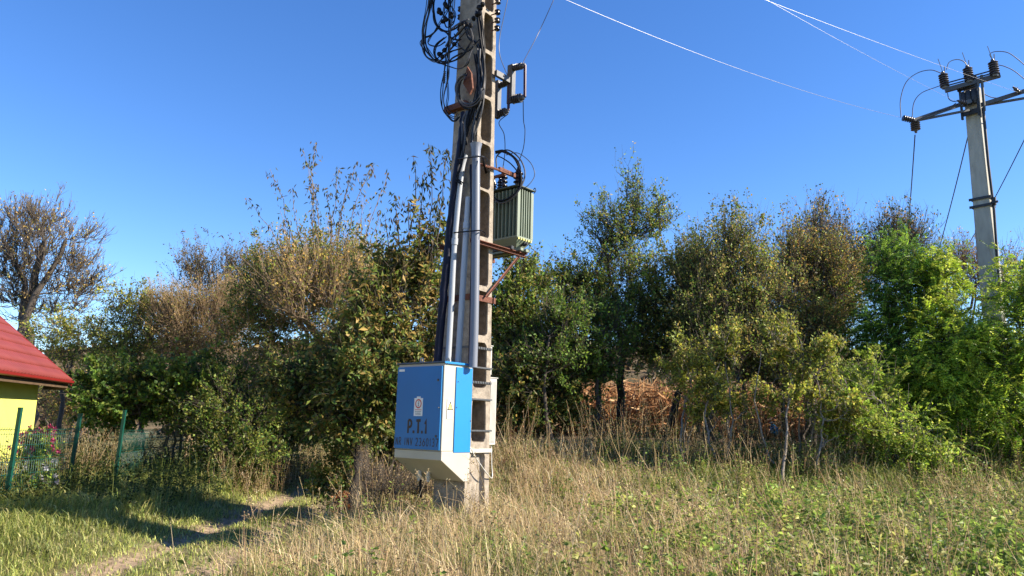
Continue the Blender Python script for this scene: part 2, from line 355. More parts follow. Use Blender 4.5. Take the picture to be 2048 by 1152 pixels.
    if spikes:
        hw = P2[:, -1, 2]+.35*rng.normal(size=len(P2)); o_ = np.argsort(-hw)[:max(8, int(len(P2)*.45))]; i = rng.choice(o_, spikes); s = P2[i, rng.integers(2, 6, spikes)]
        d = rng.normal(size=(spikes, 3))*.22; d[:, 2] = 1; d[:, 0] += (s[:, 0]-cen[0])*.12; L = rng.uniform(*spike, (spikes, 1)); Ps = paths(s, s+d*L, 5, .04, .015)
        tw.add(*tubes_arrays(Ps, np.linspace(.006, .0022, 5)[None]*np.ones((spikes, 1)), 3)); m_ = spikes*16; k = np.repeat(np.arange(spikes), 16); t = rng.random(m_)*3.99; j = t.astype(int); f = (t-j)[:, None]
        pp = Ps[k, j]*(1-f)+Ps[k, j+1]*f+rng.normal(size=(m_, 3))*.02; dd = rng.normal(size=(m_, 3))*.7; dd[:, 2] += .4
        keep = rng.random(m_) < (.35+.65*rng.random(spikes))[k]; cl = np.clip(pick(pal, m_, .2)*np.array([2.85, 2.7, 1.85]), .004, .9)[keep]; L_ = (rng.uniform(.5, 1.1, m_)*ll)[keep]; lf.add(*leaf_arrays(pp[keep], dd[keep], L_, L_*lw, cl, .3))
    if shoots:
        for (sx, sy, ex, ey, yy, nl) in shoots:
            s = at(sx, sy, yy+rng.normal()*.1); e = at(ex, ey, yy+rng.normal()*.3); P = paths(s[None], e[None], 10, .03, .006); R = np.linspace(.016, .004, 10)[None]
            tw.add(*tubes_arrays(P, R, 4)); n = nl; t = 9-9*.55*rng.random(n)**1.5; i = np.clip(t.astype(int), 0, 8); f = (t-i)[:, None]
            pp = P[0][i]*(1-f)+P[0][i+1]*f+rng.normal(size=(n, 3))*.06; dd = rng.normal(size=(n, 3))*.5; dd[:, 2] -= 1.0
            cl = pick(pal, n, .25); lf.add(*leaf_arrays(pp, dd, rng.uniform(.7, 1.2, n)*max(ll, .13), rng.uniform(.03, .045, n), cl, 0, .1))
    if fronds:
        i = rng.integers(0, len(P3), fronds); t = rng.random(fronds)*1.99; j = t.astype(int); f = (t-j)[:, None]; s = P3[i, j]*(1-f)+P3[i, j+1]*f
        o = s-cen; o /= np.linalg.norm(o, axis=1, keepdims=True); d = rng.normal(size=(fronds, 3))*.5+o*.7; d[:, 2] -= .1; d /= np.linalg.norm(d, axis=1, keepdims=True)
        Lf = rng.uniform(.20, .38, (fronds, 1)); up_ = np.array([0, 0, 1.])+rng.normal(size=(fronds, 3))*.35; sd_ = np.cross(d, up_); sd_ /= np.linalg.norm(sd_, axis=1, keepdims=True)
        base = pick(pal, fronds, .3)*np.array([1.85, 1.9, 1.35]); hz = np.clip((s[:, 2]-low)/(top-low), 0, 1)[:, None]
        for q in range(9):
            for sg in (-1, 1):
                tt = (q+.7)/9; p = s+d*Lf*tt+np.array([0, 0, -1.])*Lf*.35*tt*tt; dd = sd_*sg+d*.35+np.array([0, 0, -.15])+rng.normal(size=(fronds, 3))*.1
                ln = .055*(1-.35*abs(tt-.5)); lf.add(*leaf_arrays(p, dd, ln, .024, np.clip(base*(1+rng.normal(0, .08, (fronds, 1))), .004, .9), 1.0, .05))
    if leaves:
        cs = np.array([len(p) for p in LP], float); cs[0] *= 1.6 if n4 else 1; nn = (leaves*cs/cs.sum()).astype(int)
        for P, n in zip(LP, nn):
            # clumpy: twig weights vary
            wgt = rng.gamma(.65, size=len(P)); i = rng.choice(len(P), n, p=wgt/wgt.sum()); t = .2+rng.random(n)*(P.shape[1]-1.21); j = t.astype(int); f = (t-j)[:, None]
            s = P[i, j]*(1-f)+P[i, j+1]*f+rng.normal(size=(n, 3))*leafjit; d = (P[i, -1]-P[i, 0]); d /= np.linalg.norm(d, axis=1, keepdims=True)+1e-9
            d = d*.5+rng.normal(size=(n, 3))*.7; d[:, 2] -= droop; L = rng.uniform(.6, 1.25, n)*ll
            tint = (1+.28*rng.normal(size=(len(P), 1)))[i]; cl = np.clip(pick(pal, n, .2)*tint*np.array([2.85, 2.75, 1.85]), .004, .9)
            lf.add(*leaf_arrays(s, d, L, L*lw, cl, .3))
    if extra: extra(root, P3, lf)
    acc.obj('trunk', M[bark], root, True); tw.obj('branches', M[bark], root, True); lf.obj('crown', M['leaf'], root)
    return root

# ================================================================== MAIN POLE FRAME
th = math.radians(40)
PB = np.array([-0.63018713, 10., 0.22376979]); PT = np.array([-0.56050542, 10.08292124, 7.66549208])
PU = nrm(PT-PB); _b = np.array([math.sin(th), math.cos(th), 0]); PBx = nrm(_b-(_b@PU)*PU); PA = np.cross(PBx, PU)
def W(a, b_, h): return PB+a*PA+b_*PBx+h*PU
def onb(px, py, b0):
    d = ray(px, py); t = (b0-(CAM-PB)@PBx)/(d@PBx); q = CAM+d*t-PB; return q@PA, q@PU
def ona(px, py, a0):
    d = ray(px, py); t = (a0-(CAM-PB)@PA)/(d@PA); q = CAM+d*t-PB; return q@PBx, q@PU
def PB_pts(pts, b0): return [W(*(lambda ah: (ah[0], b0, ah[1]))(onb(x, y, b0))) for x, y in pts]
def PB_pts3(pts): return [W(*(lambda ah: (ah[0], b0, ah[1]))(onb(x, y, b0))) for x, y, b0 in pts]
def wa(h): return .2825-.0086*h
def wb(h): return .235-.0107*h
POLE_H = 10.4
pole = thing('concrete_pole', PB-PU*.3, 'tall weathered concrete pole with hollow cells down its narrow sunlit side, carrying the blue cabinet', 'utility pole')
cells_y = [(23, 96), (104, 190), (197, 283), (289, 378), (384, 476), (487, 574), (584, 672), (687, 777), (800, 884), (904, 1046)]
cells = [(ona(975, y1, wa(3))[1], ona(975, y0, wa(3))[1]) for y0, y1 in cells_y]
h = max(c_[1] for c_ in cells)+.07
while h+.6 < POLE_H-.3: cells.append((h, h+.55)); h += .63
cells.sort()
mb = MB(); shade_f = []
def pf(sa, sb, h): return W(sa*wa(h), sb*wb(h), h)
def inset(side, sb, h, dep): return W(side*(wa(h)-dep), sb*wb(h), h)
bounds = [-.3]+[(cells[i][1]+cells[i+1][0])/2 for i in range(len(cells)-1)]+[POLE_H]
for side in (1, -1):
    for ci, (h0, h1) in enumerate(cells):
        B0, B1 = bounds[ci], bounds[ci+1]; n = 6; loop = []
        rx = .22; s0 = .62; rh = .085; r2 = random.Random(ci*3+side)
        for (cx, ch, a0) in ((s0-rx, h1-rh, 0), (-s0+rx, h1-rh, 90), (-s0+rx, h0+rh, 180), (s0-rx, h0+rh, 270)):
            for k in range(n+1):
                a = math.radians(a0+90*k/n); loop.append((cx+rx*math.cos(a)+r2.uniform(-.02, .02), ch+rh*math.sin(a)+r2.uniform(-.006, .006)))
        N = len(loop); outer = []
        for (x, hh) in loop:   # project onto the outer rectangle
            k = None
            cx, ch = 0, (h0+h1)/2; dx, dh = x-cx, hh-ch
            tx = 1/abs(dx) if abs(dx) > 1e-6 else 1e9; thh = ((B1-ch) if dh > 0 else (ch-B0))/abs(dh) if abs(dh) > 1e-6 else 1e9
            t = min(tx, thh); outer.append([dx*t, ch+dh*t])
        for (qx, qh) in ((1, B1), (-1, B1), (-1, B0), (1, B0)):
            j = min(range(N), key=lambda i: (outer[i][0]-qx)**2*4+(outer[i][1]-qh)**2); outer[j] = [qx, qh]
        vs = [inset(side, x, hh, 0) for x, hh in outer]+[inset(side, x, hh, 0) for x, hh in loop]+[inset(side, x*.97, hh, .02) for x, hh in loop]+[inset(side, x*.8, (hh-(h0+h1)/2)*.94+(h0+h1)/2, .21 if ci else .06) for x, hh in loop]
        fs = []
        for lv in range(3):
            for i in range(N):
                j = (i+1) % N; q = (lv*N+i, lv*N+j, (lv+1)*N+j, (lv+1)*N+i); fs.append(q if side == -1 else q[::-1])
        fs.append(tuple(range(3*N, 4*N)) if side == 1 else tuple(range(4*N-1, 3*N-1, -1)))
        q0 = len(mb.f); mb.add(vs, fs); shade_f += list(range(q0+2*N, q0+3*N+1)) if ci else []
for sb in (-1, 1):
    hs_ = np.linspace(-.3, POLE_H, 12)
    for i in range(11):
        q = [pf(-1, sb, hs_[i]), pf(1, sb, hs_[i]), pf(1, sb, hs_[i+1]), pf(-1, sb, hs_[i+1])]; mb.add(q, [(0, 1, 2, 3) if sb < 0 else (3, 2, 1, 0)])
mb.add([pf(-1, -1, POLE_H), pf(1, -1, POLE_H), pf(1, 1, POLE_H), pf(-1, 1, POLE_H)], [(0, 1, 2, 3)])
sh = mb.build('shaft', [M['concrete'], M['cell_shade']], pole)
for i_ in shade_f: sh.data.polygons[i_].material_index = 1  # cell walls and backs take the painted-shade concrete, lowest cell excepted
def strap(h, m='steel', th_=.012, wd=.02, e=.006):
    mb = MB(); A_, B_ = wa(h)+e, wb(h)+e
    for (x0, x1, y0, y1) in ((-A_-th_, A_+th_, -B_-th_, -B_), (-A_-th_, A_+th_, B_, B_+th_), (A_, A_+th_, -B_, B_), (-A_-th_, -A_, -B_, B_)):
        mb.box(W, x0, x1, y0, y1, h, h+wd)
    return mb.build('strap', M[m], pole)
for y in (738, 801, 863): strap(ona(970, y, wa(2))[1])
for y in (699, 768):   # perforated bands, zigzag
    h = ona(965, y, wa(2))[1]; strap(h, 'steel', .004, .03); mb = MB()
    for k in range(9):
        bb = -wb(h)+2*wb(h)*(k+.5)/9; mb.box(W, wa(h)+.0105, wa(h)+.018, bb-.012, bb+.012, h+.008, h+.03)
    mb.build('band_teeth', M['steel'], pole)
strap(ona(960, 905, wa(1))[1], 'wplas', .02, .05)
# rusty clamp with diagonal brace and platform
plat = thing('transformer_platform', W(0, .5, 3.5), 'rusty steel angle platform bracketed to the pole under the green transformer', 'bracket')
hp = 3.60
for sa in (-1, 1):
    mb = MB(); a0 = sa*.29
    mb.box(W, a0-.006, a0+.006, -.30, .86, hp+.045, hp+.10); mb.box(W, a0-(.05 if sa < 0 else -.006), a0+(.05 if sa > 0 else -.006), -.30, .86, hp+.094, hp+.104); mb.box(W, a0-(.05 if sa < 0 else -.006), a0+(.05 if sa > 0 else -.006), -.30, .86, hp+.045, hp+.052)
    mb.build('channel_beam', M['rust'], plat)
    p0 = W(sa*.31, .70, hp+.055); p1 = W(sa*.31, .02, ona(965, 592, .3)[1]); mb = MB(); d = nrm(p1-p0); s_ = np.cross(d, PA)
    for (u0, u1, v0, v1) in ((-.014, .014, 0, .005), (-.014, -.009, .005, .028)):
        mb.hexa([p+PA*v+s_*u for p in (p0, p1) for (u, v) in ((u0, v0), (u1, v0), (u1, v1), (u0, v1))])
    mb.build('diagonal_brace', M['rust'], plat)
for bb in (.5, .66, .82):
    mb = MB(); mb.box(W, -.36, .36, bb-.025, bb+.025, hp+.106, hp+.15); mb.build('cross_bar', M['dsteel'], plat)
hc = ona(972, 597, .27)[1]; mb = MB(); A_, B_ = wa(hc)+.004, wb(hc)+.004
mb.box(W, -A_-.03, A_+.03, -B_-.012, -B_, hc-.05, hc+.03); mb.box(W, A_, A_+.012, -B_, B_+.06, hc-.05, hc+.03); mb.box(W, -A_-.03, A_+.03, B_+.0, B_+.012, hc-.05, hc+.03)
mb.build('clamp_band', M['rust'], plat)
# ------------------------------------------------------------------ transformer
TR = thing('transformer', W(0, .72, hp+.15), 'pale green finned oil transformer standing on the rusty platform beside the pole', 'transformer')
ta, tb0, tb1, th0, th1 = .40, .54, .90, 3.86, 4.66
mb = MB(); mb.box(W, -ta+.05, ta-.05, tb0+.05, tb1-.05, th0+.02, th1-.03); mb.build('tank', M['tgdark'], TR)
nf = 12
for k in range(nf):
    x = -ta+.012+(2*ta-.024)*k/(nf-1)
    for (s, y0, y1) in ((0, tb0, tb0+.055), (1, tb1-.055, tb1)):
        mb = MB(); e = .014 if k in (0, nf-1) else .007; mb.box(W, x-e, x+e, y0, y1, th0+.05, th1-.05); mb.build('fin', M['tgreen'], TR)
for k in range(1, 7):
    y = tb0+.0+(tb1-tb0)*k/7
    for s in (-1, 1):
        mb = MB(); mb.box(W, min(s*(ta-.055), s*ta), max(s*(ta-.055), s*ta), y-.007, y+.007, th0+.05, th1-.05); mb.build('fin', M['tgreen'], TR)
mb = MB(); mb.box(W, -ta-.02, ta+.02, tb0-.02, tb1+.02, th1-.02, th1); mb.box(W, -ta+.03, ta-.03, tb0+.03, tb1-.03, th1, th1+.015); mb.build('cover', M['tgdark'], TR, bevel=.004)
mb = MB(); mb.box(W, -ta, ta, tb0, tb0+.012, th0+.03, th0+.05); mb.box(W, ta-.012, ta, tb0+.012, tb1, th0+.03, th0+.05); mb.build('fin_rail', M['tgreen'], TR)
mb = MB(); mb.hexa([W(-ta+.1, tb0+.1, th0-.11), W(ta-.1, tb0+.1, th0-.11), W(ta-.1, tb1-.1, th0-.11), W(-ta+.1, tb1-.1, th0-.11), W(-ta, tb0, th0+.03), W(ta, tb0, th0+.03), W(ta, tb1, th0+.03), W(-ta, tb1, th0+.03)])
mb.build('base_pan', M['tgreen'], TR, bevel=.006)
for k in range(6):
    y = tb0+.04+(tb1-tb0-.08)*k/5; mb = MB(); mb.box(W, ta-.004, ta+.006, y-.012, y+.012, th0-.0, th0+.028); mb.build('bolt_tab', M['yel'], TR)
for y in (tb0+.12, tb1-.12):
    mb = MB(); mb.box(W, -ta+.05, ta-.0, y-.03, y+.03, th0-.15, th0-.112); mb.build('skid', M['tgreen'], TR)
mb = MB(); mb.lathe(W(ta-.08, tb0+.18, th0-.05), PA, [(0, .02), (.06, .02), (.06, .032), (.10, .032), (.10, .018), (.13, .018)], 12); mb.build('drain_valve', M['dsteel'], TR, True)
def sheds(p, ax, n, L, r0, r1, tip=.03):
    pr = [(0, r1*.9)]
    for i in range(n):
        d = L*(i+.15)/n; pr += [(d, r0), (d+L/n*.25, r1), (d+L/n*.45, r1*.96), (d+L/n*.55, r0)]
    pr += [(L, r0), (L+tip, r0*.6), (L+tip*2, r0*.6)]; m_ = MB(); m_.lathe(p, ax, pr, 14); return m_
for k, a in enumerate((.25, -.05, -.3)):
    p = W(a, .72, th1+.012); b_ = sheds(p, PU, 4, .26, .045, .075).build('high_voltage_bushing', M['porc'], TR, True)
    m_ = MB(); m_.lathe(p+PU*.31, PU, [(0, .012), (.05, .012), (.05, .02), (.07, .02), (.07, .008), (.12, .008)], 8); m_.build('terminal', M['alu'], b_, True)
for k, a in enumerate((.05, .18, .30)):
    p = W(a-.3, .60, th1+.012); sheds(p, PU, 3, .13, .03, .045).build('low_voltage_bushing', M['porc'], TR, True)
m_ = MB(); m_.box(W, -.22, .12, .56, .60, th1+.20, th1+.235); m_.build('cable_bar', M['rust'], TR)
for e in ((ta+.0, tb1), (ta, tb0)):
    m_ = MB(); p = W(e[0]-.01, e[1], th1+.005); m_.tube(spline([p, p+PA*.03+PU*.03, p+PA*.05-PU*.01, p+PA*.02-PU*.05]), .006, 6); m_.build('lifting_eye', M['dsteel'], TR, True)

# ------------------------------------------------------------------ cabinet
CX0, CX1, CY0, CY1, CH0, CH1 = -.468, .372, -.768, -.262, .93, 2.0
CB = thing('distribution_cabinet', W(-.05, -.5, .55), 'blue and cream electrical cabinet with painted P.T.1 lettering, mounted on the concrete pole', 'electrical cabinet')
mb = MB(); mb.box(W, CX0, CX1, CY0, CY1, CH0-.003, CH1-.0); mb.build('body', M['cream'], CB, bevel=.006)
mb = MB(); mb.prism(lambda x, y, z: W(z, x, y), [(CY0, CH0-.006), (CY0, CH0-.11), (CY1-.10, .556), (CY1, .556), (CY1, CH0-.006)], CX0-.006, CX1+.006); mb.build('hopper_base', M['cream'], CB, bevel=.005)
mb = MB(); mb.box(W, CX0-.02, CX1+.02, CY0-.02, CY1+.01, CH1+.002, CH1+.022); mb.build('lid', M['lid'], CB, bevel=.004)
mb = MB(); mb.box(W, CX1+.021, CX1+.027, CY0-.015, CY1+.005, CH1-.004, CH1+.02); mb.build('lid_edge', M['blue2'], CB)
mb = MB(); mb.box(W, CX0+.006, CX1-.02, CY0-.022, CY0-.002, CH0+.006, CH1-.035); FD = mb.build('front_door', M['blue'], CB, bevel=.004)
# side panel set back from the corner post
mb = MB(); mb.box(W, CX1+.001, CX1+.014, CY0+.205, CY1-.004, CH0-.02, CH1-.035); mb.build('side_panel', M['blue2'], CB, bevel=.003)
def door_pt(u, v, d): # u right 0..1, v up 0..1 on the door
    return W(CX0+.006+u*(CX1-CX0-.026), CY0-.022-d, CH0+.006+v*(CH1-.041-CH0))
for v in (.83, .165):
    m_ = MB(); m_.lathe(door_pt(.93, v, -.002), -PBx, [(0, .016), (.008, .016), (.009, .009), (.014, .009)], 12); m_.build('lock', M['steel'], FD, True)
m_ = MB(); m_.lathe(door_pt(.975, .5, -.002), -PBx, [(0, .008), (.02, .006)], 8); m_.build('latch_pin', M['steel'], FD, True)
m_ = MB(); m_.add([door_pt(u, v, .002) for u, v in ((.03, .955), (.17, .955), (.17, .99-.02), (.03, .985))], [(0, 1, 2, 3)]); m_.add([door_pt(u, v, .0022) for u, v in ((.03, .94), (.165, .94), (.165, .957), (.03, .957))], [(0, 1, 2, 3)])
m_ = MB(); m_.box(lambda x, y, z: door_pt(x, y, z), .035, .165, .945, .975, .0005, .003); m_.build('name_plate', M['white'], FD)
# lifting lugs
for u in (.36, .72):
    a = CX0+u*(CX1-CX0); bb = CY0+.12 if u < .5 else CY1-.22
    m_ = MB(); Rr = .035
    ring = [(math.cos(t), math.sin(t)) for t in np.linspace(math.pi*1.15, -math.pi*.15, 13)]
    for i in range(12):
        (x0, y0), (x1, y1) = ring[i], ring[i+1]
        m_.hexa([W(a+x*q, bb+e, CH1+.06+y*q) for e in (-.006, .006) for (x, y, q) in ((x0, y0, .018), (x1, y1, .018), (x1, y1, .036), (x0, y0, .036))])
    m_.box(W, a-.034, a+.034, bb-.006, bb+.006, CH1+.022, CH1+.046); m_.build('lifting_lug', M['cream'], CB)
# cable glands under the slanted face
for px_, py_ in ((845, 948), (862, 950)):
    a, hh = onb(px_, py_, -.45); m_ = MB(); m_.lathe(W(a, -.50, hh+.05), -PU, [(0, .03), (.06, .03), (.06, .04), (.09, .04), (.09, .026), (.13, .026)], 14); g_ = m_.build('cable_gland', M['cream'], CB, True)
m_ = MB(); a, hh = onb(846, 975, -.45); m_.tube([W(a, -.50, hh+.1), W(a, -.50, hh), W(a+.01, -.49, hh-.12)], .016, 8); m_.build('cable_stub', M['black'], CB, True)
# bolts on side panel
for (bb, hh) in ((CY0+.225, 1.46), (CY0+.235, 1.78), (CY1-.02, 1.30)):
    m_ = MB(); m_.lathe(W(CX1+.012, bb, hh), PA, [(0, .008), (.008, .007)], 8); m_.build('bolt', M['dsteel'], CB, True)
# --- painted lettering as continuous mitred ribbons
def arc(cx, cy, rx, ry, a0, a1, n=12): return [(cx+rx*math.cos(math.radians(a0+(a1-a0)*k/n)), cy+ry*math.sin(math.radians(a0+(a1-a0)*k/n))) for k in range(n+1)]
G = {'P': [[(.1, 0), (.1, 1)], [(.1, 1)]+arc(.45, .74, .38, .26, 90, -90)+[(.1, .48)]], 'T': [[(0, .97), (1, 1)], [(.5, .99), (.5, 0)]], '.': [[(.3, .0), (.3, .22)]],
     '1': [[(.15, .72), (.6, 1), (.6, 0)]], 'N': [[(.08, 0), (.08, 1)], [(.06, 1), (.92, 0)], [(.9, 0), (.9, 1)]], 'R': [[(.1, 0), (.1, 1)], [(.1, 1)]+arc(.45, .74, .38, .26, 90, -90)+[(.1, .48)], [(.4, .48), (.9, 0)]],
     'I': [[(.5, 0), (.5, 1)]], 'V': [[(.05, 1), (.52, 0)], [(.48, 0), (.95, 1)]], '2': [arc(.5, .72, .4, .28, 165, -30)+[(.08, .02), (.95, .02)]],
     '3': [arc(.45, .75, .38, .25, 150, -80, 10)+arc(.45, .26, .42, .26, 80, -150, 10)], '6': [[(.75, .98)]+arc(.5, .3, .42, .3, 150, 500, 20)], '0': [arc(.5, .5, .42, .5, 90, 448, 22)],
     '7': [[(.05, .98), (.95, .98), (.35, 0)]]}
def ribbon(m_, pts, wd, fr, dep, th_=.0008):
    pts = [np.array(p, float) for p in pts]; L_, R_ = [], []
    for i in range(len(pts)):
        a = pts[i]-pts[i-1] if i > 0 else pts[1]-pts[0]; c_ = pts[i+1]-pts[i] if i < len(pts)-1 else a
        a = a/np.linalg.norm(a); c_ = c_/np.linalg.norm(c_); t = a+c_; t = t/(np.linalg.norm(t)+1e-9); n_ = np.array([-t[1], t[0]]); k = min(1.9, 1/max(.3, n_@np.array([-a[1], a[0]])))
        ww = wd*(1+random.uniform(-.12, .12)); L_.append(pts[i]+n_*ww/2*k); R_.append(pts[i]-n_*ww/2*k)
    for i in range(len(pts)-1):
        m_.add([fr(*R_[i], dep), fr(*R_[i+1], dep), fr(*L_[i+1], dep), fr(*L_[i], dep)], [(0, 1, 2, 3)])
def text(s, u0, v0, cw, ch, gap, wd, fr, shear=0):
    """fr(x,y,d) metres on the surface"""
    out = []; x = u0
    for i, c_ in enumerate(s):
        if c_ == ' ': x += cw*.9; continue
        w_ = cw*(.35 if c_ == '.' else .55 if c_ == '1' or c_ == 'I' else 1); m_ = MB()
        for j, st in enumerate(G[c_]):
            ribbon(m_, [(x+p[0]*w_+shear*p[1]*ch, v0+p[1]*ch+i*0) for p in st], wd, fr, .0012+.0004*j)
        out.append((c_, m_)); x += w_+gap
    return out, x
def door_m(x, y, d): return W(x, CY0-.022-d, y)
def lett(px0, py0, px1, py1, s, wd, gapf=.3, fr=None):
    a0, h0 = onb(px0, py0, CY0-.022); a1, h1 = onb(px1, py1, CY0-.022)
    n = sum(.35 if c_ == '.' else .55 if c_ in '1I' else .9 if c_ == ' ' else 1 for c_ in s); tot = n+gapf*len(s.replace(' ', '')); cw = (a1-a0)/tot
    L_, _ = text(s, a0, h0, cw, h1-h0, cw*gapf, wd, door_m)
    for c_, m_ in L_: m_.build('painted_letter', M['ink'], FD)
lett(815, 866, 857, 841, 'P.T.1', .034, .28)
lett(791, 889, 879, 878, 'NR INV 2360137', .0115, .5)
# danger plate on the door
def plate_frame(px, py, b0):
    a, hh = onb(px, py, b0); return lambda x, y, z: W(a+x, b0-z, hh+y)
SG = None
pfm = plate_frame(837, 813, CY0-.022)
m_ = MB(); m_.box(pfm, -.078, .078, -.118, .105, .0005, .003); m_.box(pfm, -.035, .035, .105, .125, .0005, .003); m_.build('warning_plate', M['white'], FD); PLT = FD
def disc(fr, x, y, r0, r1, z, n=28):
    m = MB()
    for k in range(n):
        a0, a1 = 2*math.pi*k/n, 2*math.pi*(k+1)/n
        m.add([fr(x+r*math.cos(a), y+r*math.sin(a), z) for (r, a) in ((r0, a0), (r1, a0), (r1, a1), (r0, a1))], [(0, 1, 2, 3)])
    return m
disc(pfm, 0, .035, .042, .058, .0036).build('red_ring', M['red'], FD)
def bolt_sym(fr, x, y, s, z):
    m = MB(); P_ = [(.1, 1), (-.28, -.05), (.02, .0), (-.14, -.62), (-.26, -.58), (-.05, -1), (.2, -.66), (.08, -.64), (.26, .18), (-.04, .12), (.34, 1)]
    m.add([fr(x+p[0]*s, y+p[1]*s, z) for p in P_], [tuple(range(len(P_)))[::-1]]); return m
bolt_sym(pfm, 0, .035, .037, .0036).build('lightning_mark', M['ink'], FD)
m_ = MB()
for (y0, y1, x1) in ((-.045, -.037, .06),): m_.box(pfm, -x1, x1, y0, y1, .0031, .0036)
m_.build('red_text_line', M['red'], FD)
m_ = MB()
for (y0, x1) in ((-.066, .055), (-.085, .048), (-.10, .05)):
    x = -x1
    while x < x1: wq = random.uniform(.006, .016); m_.box(pfm, x, min(x1, x+wq), y0, y0+.007, .0031, .0036); x += wq+.004
m_.build('small_print', M['ink'], FD)
# second warning sign on the cream corner post (side face)
bs, hs2 = ona(900, 817, CX1+.002)
pf2 = lambda x, y, z: W(CX1+.003+z, bs+x, hs2+y)
m_ = MB(); m_.box(pf2, -.055, .055, -.125, .115, .0, .003); m_.build('warning_sticker', M['white'], CB)
m_ = MB(); tri = [(-.05, -.022), (.05, -.022), (0, .1)]; tri2 = [(-.03, -.008), (.03, -.008), (0, .066)]
for i in range(3):
    j = (i+1) % 3; m_.add([pf2(*tri[i], .0036), pf2(*tri[j], .0036), pf2(*tri2[j], .0036), pf2(*tri2[i], .0036)], [(0, 1, 2, 3)])
m_.box(pf2, -.05, .05, -.035, -.031, .0031, .0036); m_.box(pf2, -.055, -.051, -.125, .115, .0031, .0036); m_.box(pf2, .051, .055, -.125, .115, .0031, .0036); m_.build('triangle_border', M['ink'], CB)
m_ = MB(); m_.add([pf2(*t, .0034) for t in tri2], [(0, 1, 2)]); m_.build('yellow_triangle', M['yel'], CB)
bolt_sym(pf2, 0, .018, .024, .0040).build('lightning_mark', M['ink'], CB)
m_ = MB()
for y0 in (-.055, -.07, -.085, -.105): m_.box(pf2, -.038, .036, y0, y0+.006, .0031, .0036)
m_.build('small_print', M['ink'], CB)

# ------------------------------------------------------------------ white boxes behind the pole
def wbox(pxr, y0, y1, a0, a1, b0, b1, ribs, label):
    h1 = ona(pxr, y0, a1)[1]; h0 = ona(pxr, y1, a1)[1]
    t = thing('meter_box', W((a0+a1)/2, (b0+b1)/2, h0), label, 'meter box'); m_ = MB(); m_.box(W, a0, a1, b0, b1, h0, h1); m_.build('housing', M['wplas'], t, bevel=.008)
    m_ = MB(); m_.box(W, a0-.01, a1+.01, b0-.0, b1+.012, h1+.001, h1+.012); m_.build('top_cap', M['wplas'], t)
    for k in range(ribs):
        bb = b0+.03+(b1-b0-.06)*k/max(1, ribs-1); m_ = MB(); m_.box(W, a1+.0005, a1+.01, bb-.008, bb+.008, h0+.04, h1-.04); m_.build('rib', M['wplas'], t)
    if not ribs:
        m_ = MB(); m_.box(W, a1+.0005, a1+.004, b0+.03, b1-.05, h1-.28, h1-.05); m_.build('window_panel', M['gpvc'], t)
    return t, h0
wbox(984, 693, 750, -.05, .20, .212, .31, 0, 'small white plastic box fixed high on the back of the concrete pole')
t_, hb_ = wbox(992, 757, 890, -.05, .24, .225, .38, 5, 'long ribbed off-white plastic box fixed low on the back of the concrete pole')
m_ = MB(); m_.tube(spline([W(.2, .34, hb_+.02), W(.22, .34, hb_-.25), W(.27, .30, hb_-.42), W(.34, .12, hb_-.36), W(.33, -.1, hb_-.15), W(.31, -.2, hb_-.02), W(.2, -.262, hb_-.0)]), .008, 6)
solo(m_, 'cable', M['wplas'], 'thin white cable looping from the ribbed box under the pole band', 'cable', smooth=True)

# ------------------------------------------------------------------ conduits in front of the pole
def conduit(pts, r, m, label, collars=(), name='conduit_pipe', jit=0):
    P_ = spline(PB_pts3(pts), 8)
    if jit: P_ = [p+rng.normal(size=3)*jit for p in P_]
    t = thing(name, P_[0], label, 'conduit'); m_ = MB(); m_.tube(P_, r, 16); m_.build('tube', M[m], t, True)
    for f in collars:
        i = int(f*(len(P_)-2)); d = nrm(P_[i+1]-P_[i]); m_ = MB(); m_.tube([P_[i], P_[i]+d*.09], r*1.22, 16); m_.build('collar', M[m], t, True)
    return t, P_
conduit([(875, 724, -.42), (890, 560, -.38), (903, 430, -.34), (921, 300, -.30), (929, 225, -.26)], .055, 'navy', 'thick dark blue cable sleeve leaning up the left side of the pole', name='cable_sleeve', jit=.004)
conduit([(896, 724, -.36), (903, 600, -.34), (909, 490, -.32), (922, 350, -.29), (930, 310, -.28)], .040, 'wpvc', 'slender pale conduit between the dark sleeve and the middle white conduit', (.52,))
conduit([(916, 726, -.36), (924, 600, -.34), (932, 470, -.31), (937, 395, -.29)], .040, 'wpvc', 'middle white conduit with open top, second from the grey pipe', (.74,))
_, PG = conduit([(946, 735, -.34), (949, 640, -.33), (951, 500, -.31), (952, 380, -.30), (952, 295, -.29)], .055, 'gpvc', 'thick grey plastic pipe running straight down into the cabinet', ())
for i in range(2):
    x, y = ((934, 726), (929, 720))[i]
conduit([(941, 726, -.29), (944, 600, -.28), (946, 480, -.27), (943, 330, -.26)], .03, 'navy', 'dark cable in shadow behind the thick grey pipe')
m_ = MB(); p = PG[-1]; d = nrm(PG[-1]-PG[-2]); m_.tube([p-d*.14, p-d*.02, p+d*.05], [.062, .066, .085], 14); solo(m_, 'pipe_socket', M['gpvc'], 'widened grey socket end on top of the thick grey pipe', 'pipe fitting', smooth=True)
for (y, x0, x1, m2, lb) in ((463, 906, 962, 'black', 'black strap tying the conduits at the transformer base'), (315, 914, 966, 'dsteel', 'dark wire tie round the pipes near the pipe socket')):
    P_ = PB_pts3([(x0, y+3, -.30), (x0+6, y+2, -.39), ((x0+x1)/2, y, -.41), (x1-4, y-2, -.38), (x1+2, y-1, -.27)]); m_ = MB(); m_.tube(spline(P_), .009, 6); P2 = PB_pts3([(x1+2, y-1, -.27), (x1+9, y+4, -.26), (x1+6, y+9, -.27)]); m_.tube(spline(P2), .006, 5)
    solo(m_, 'pipe_tie', M[m2], lb, 'strap', smooth=True)
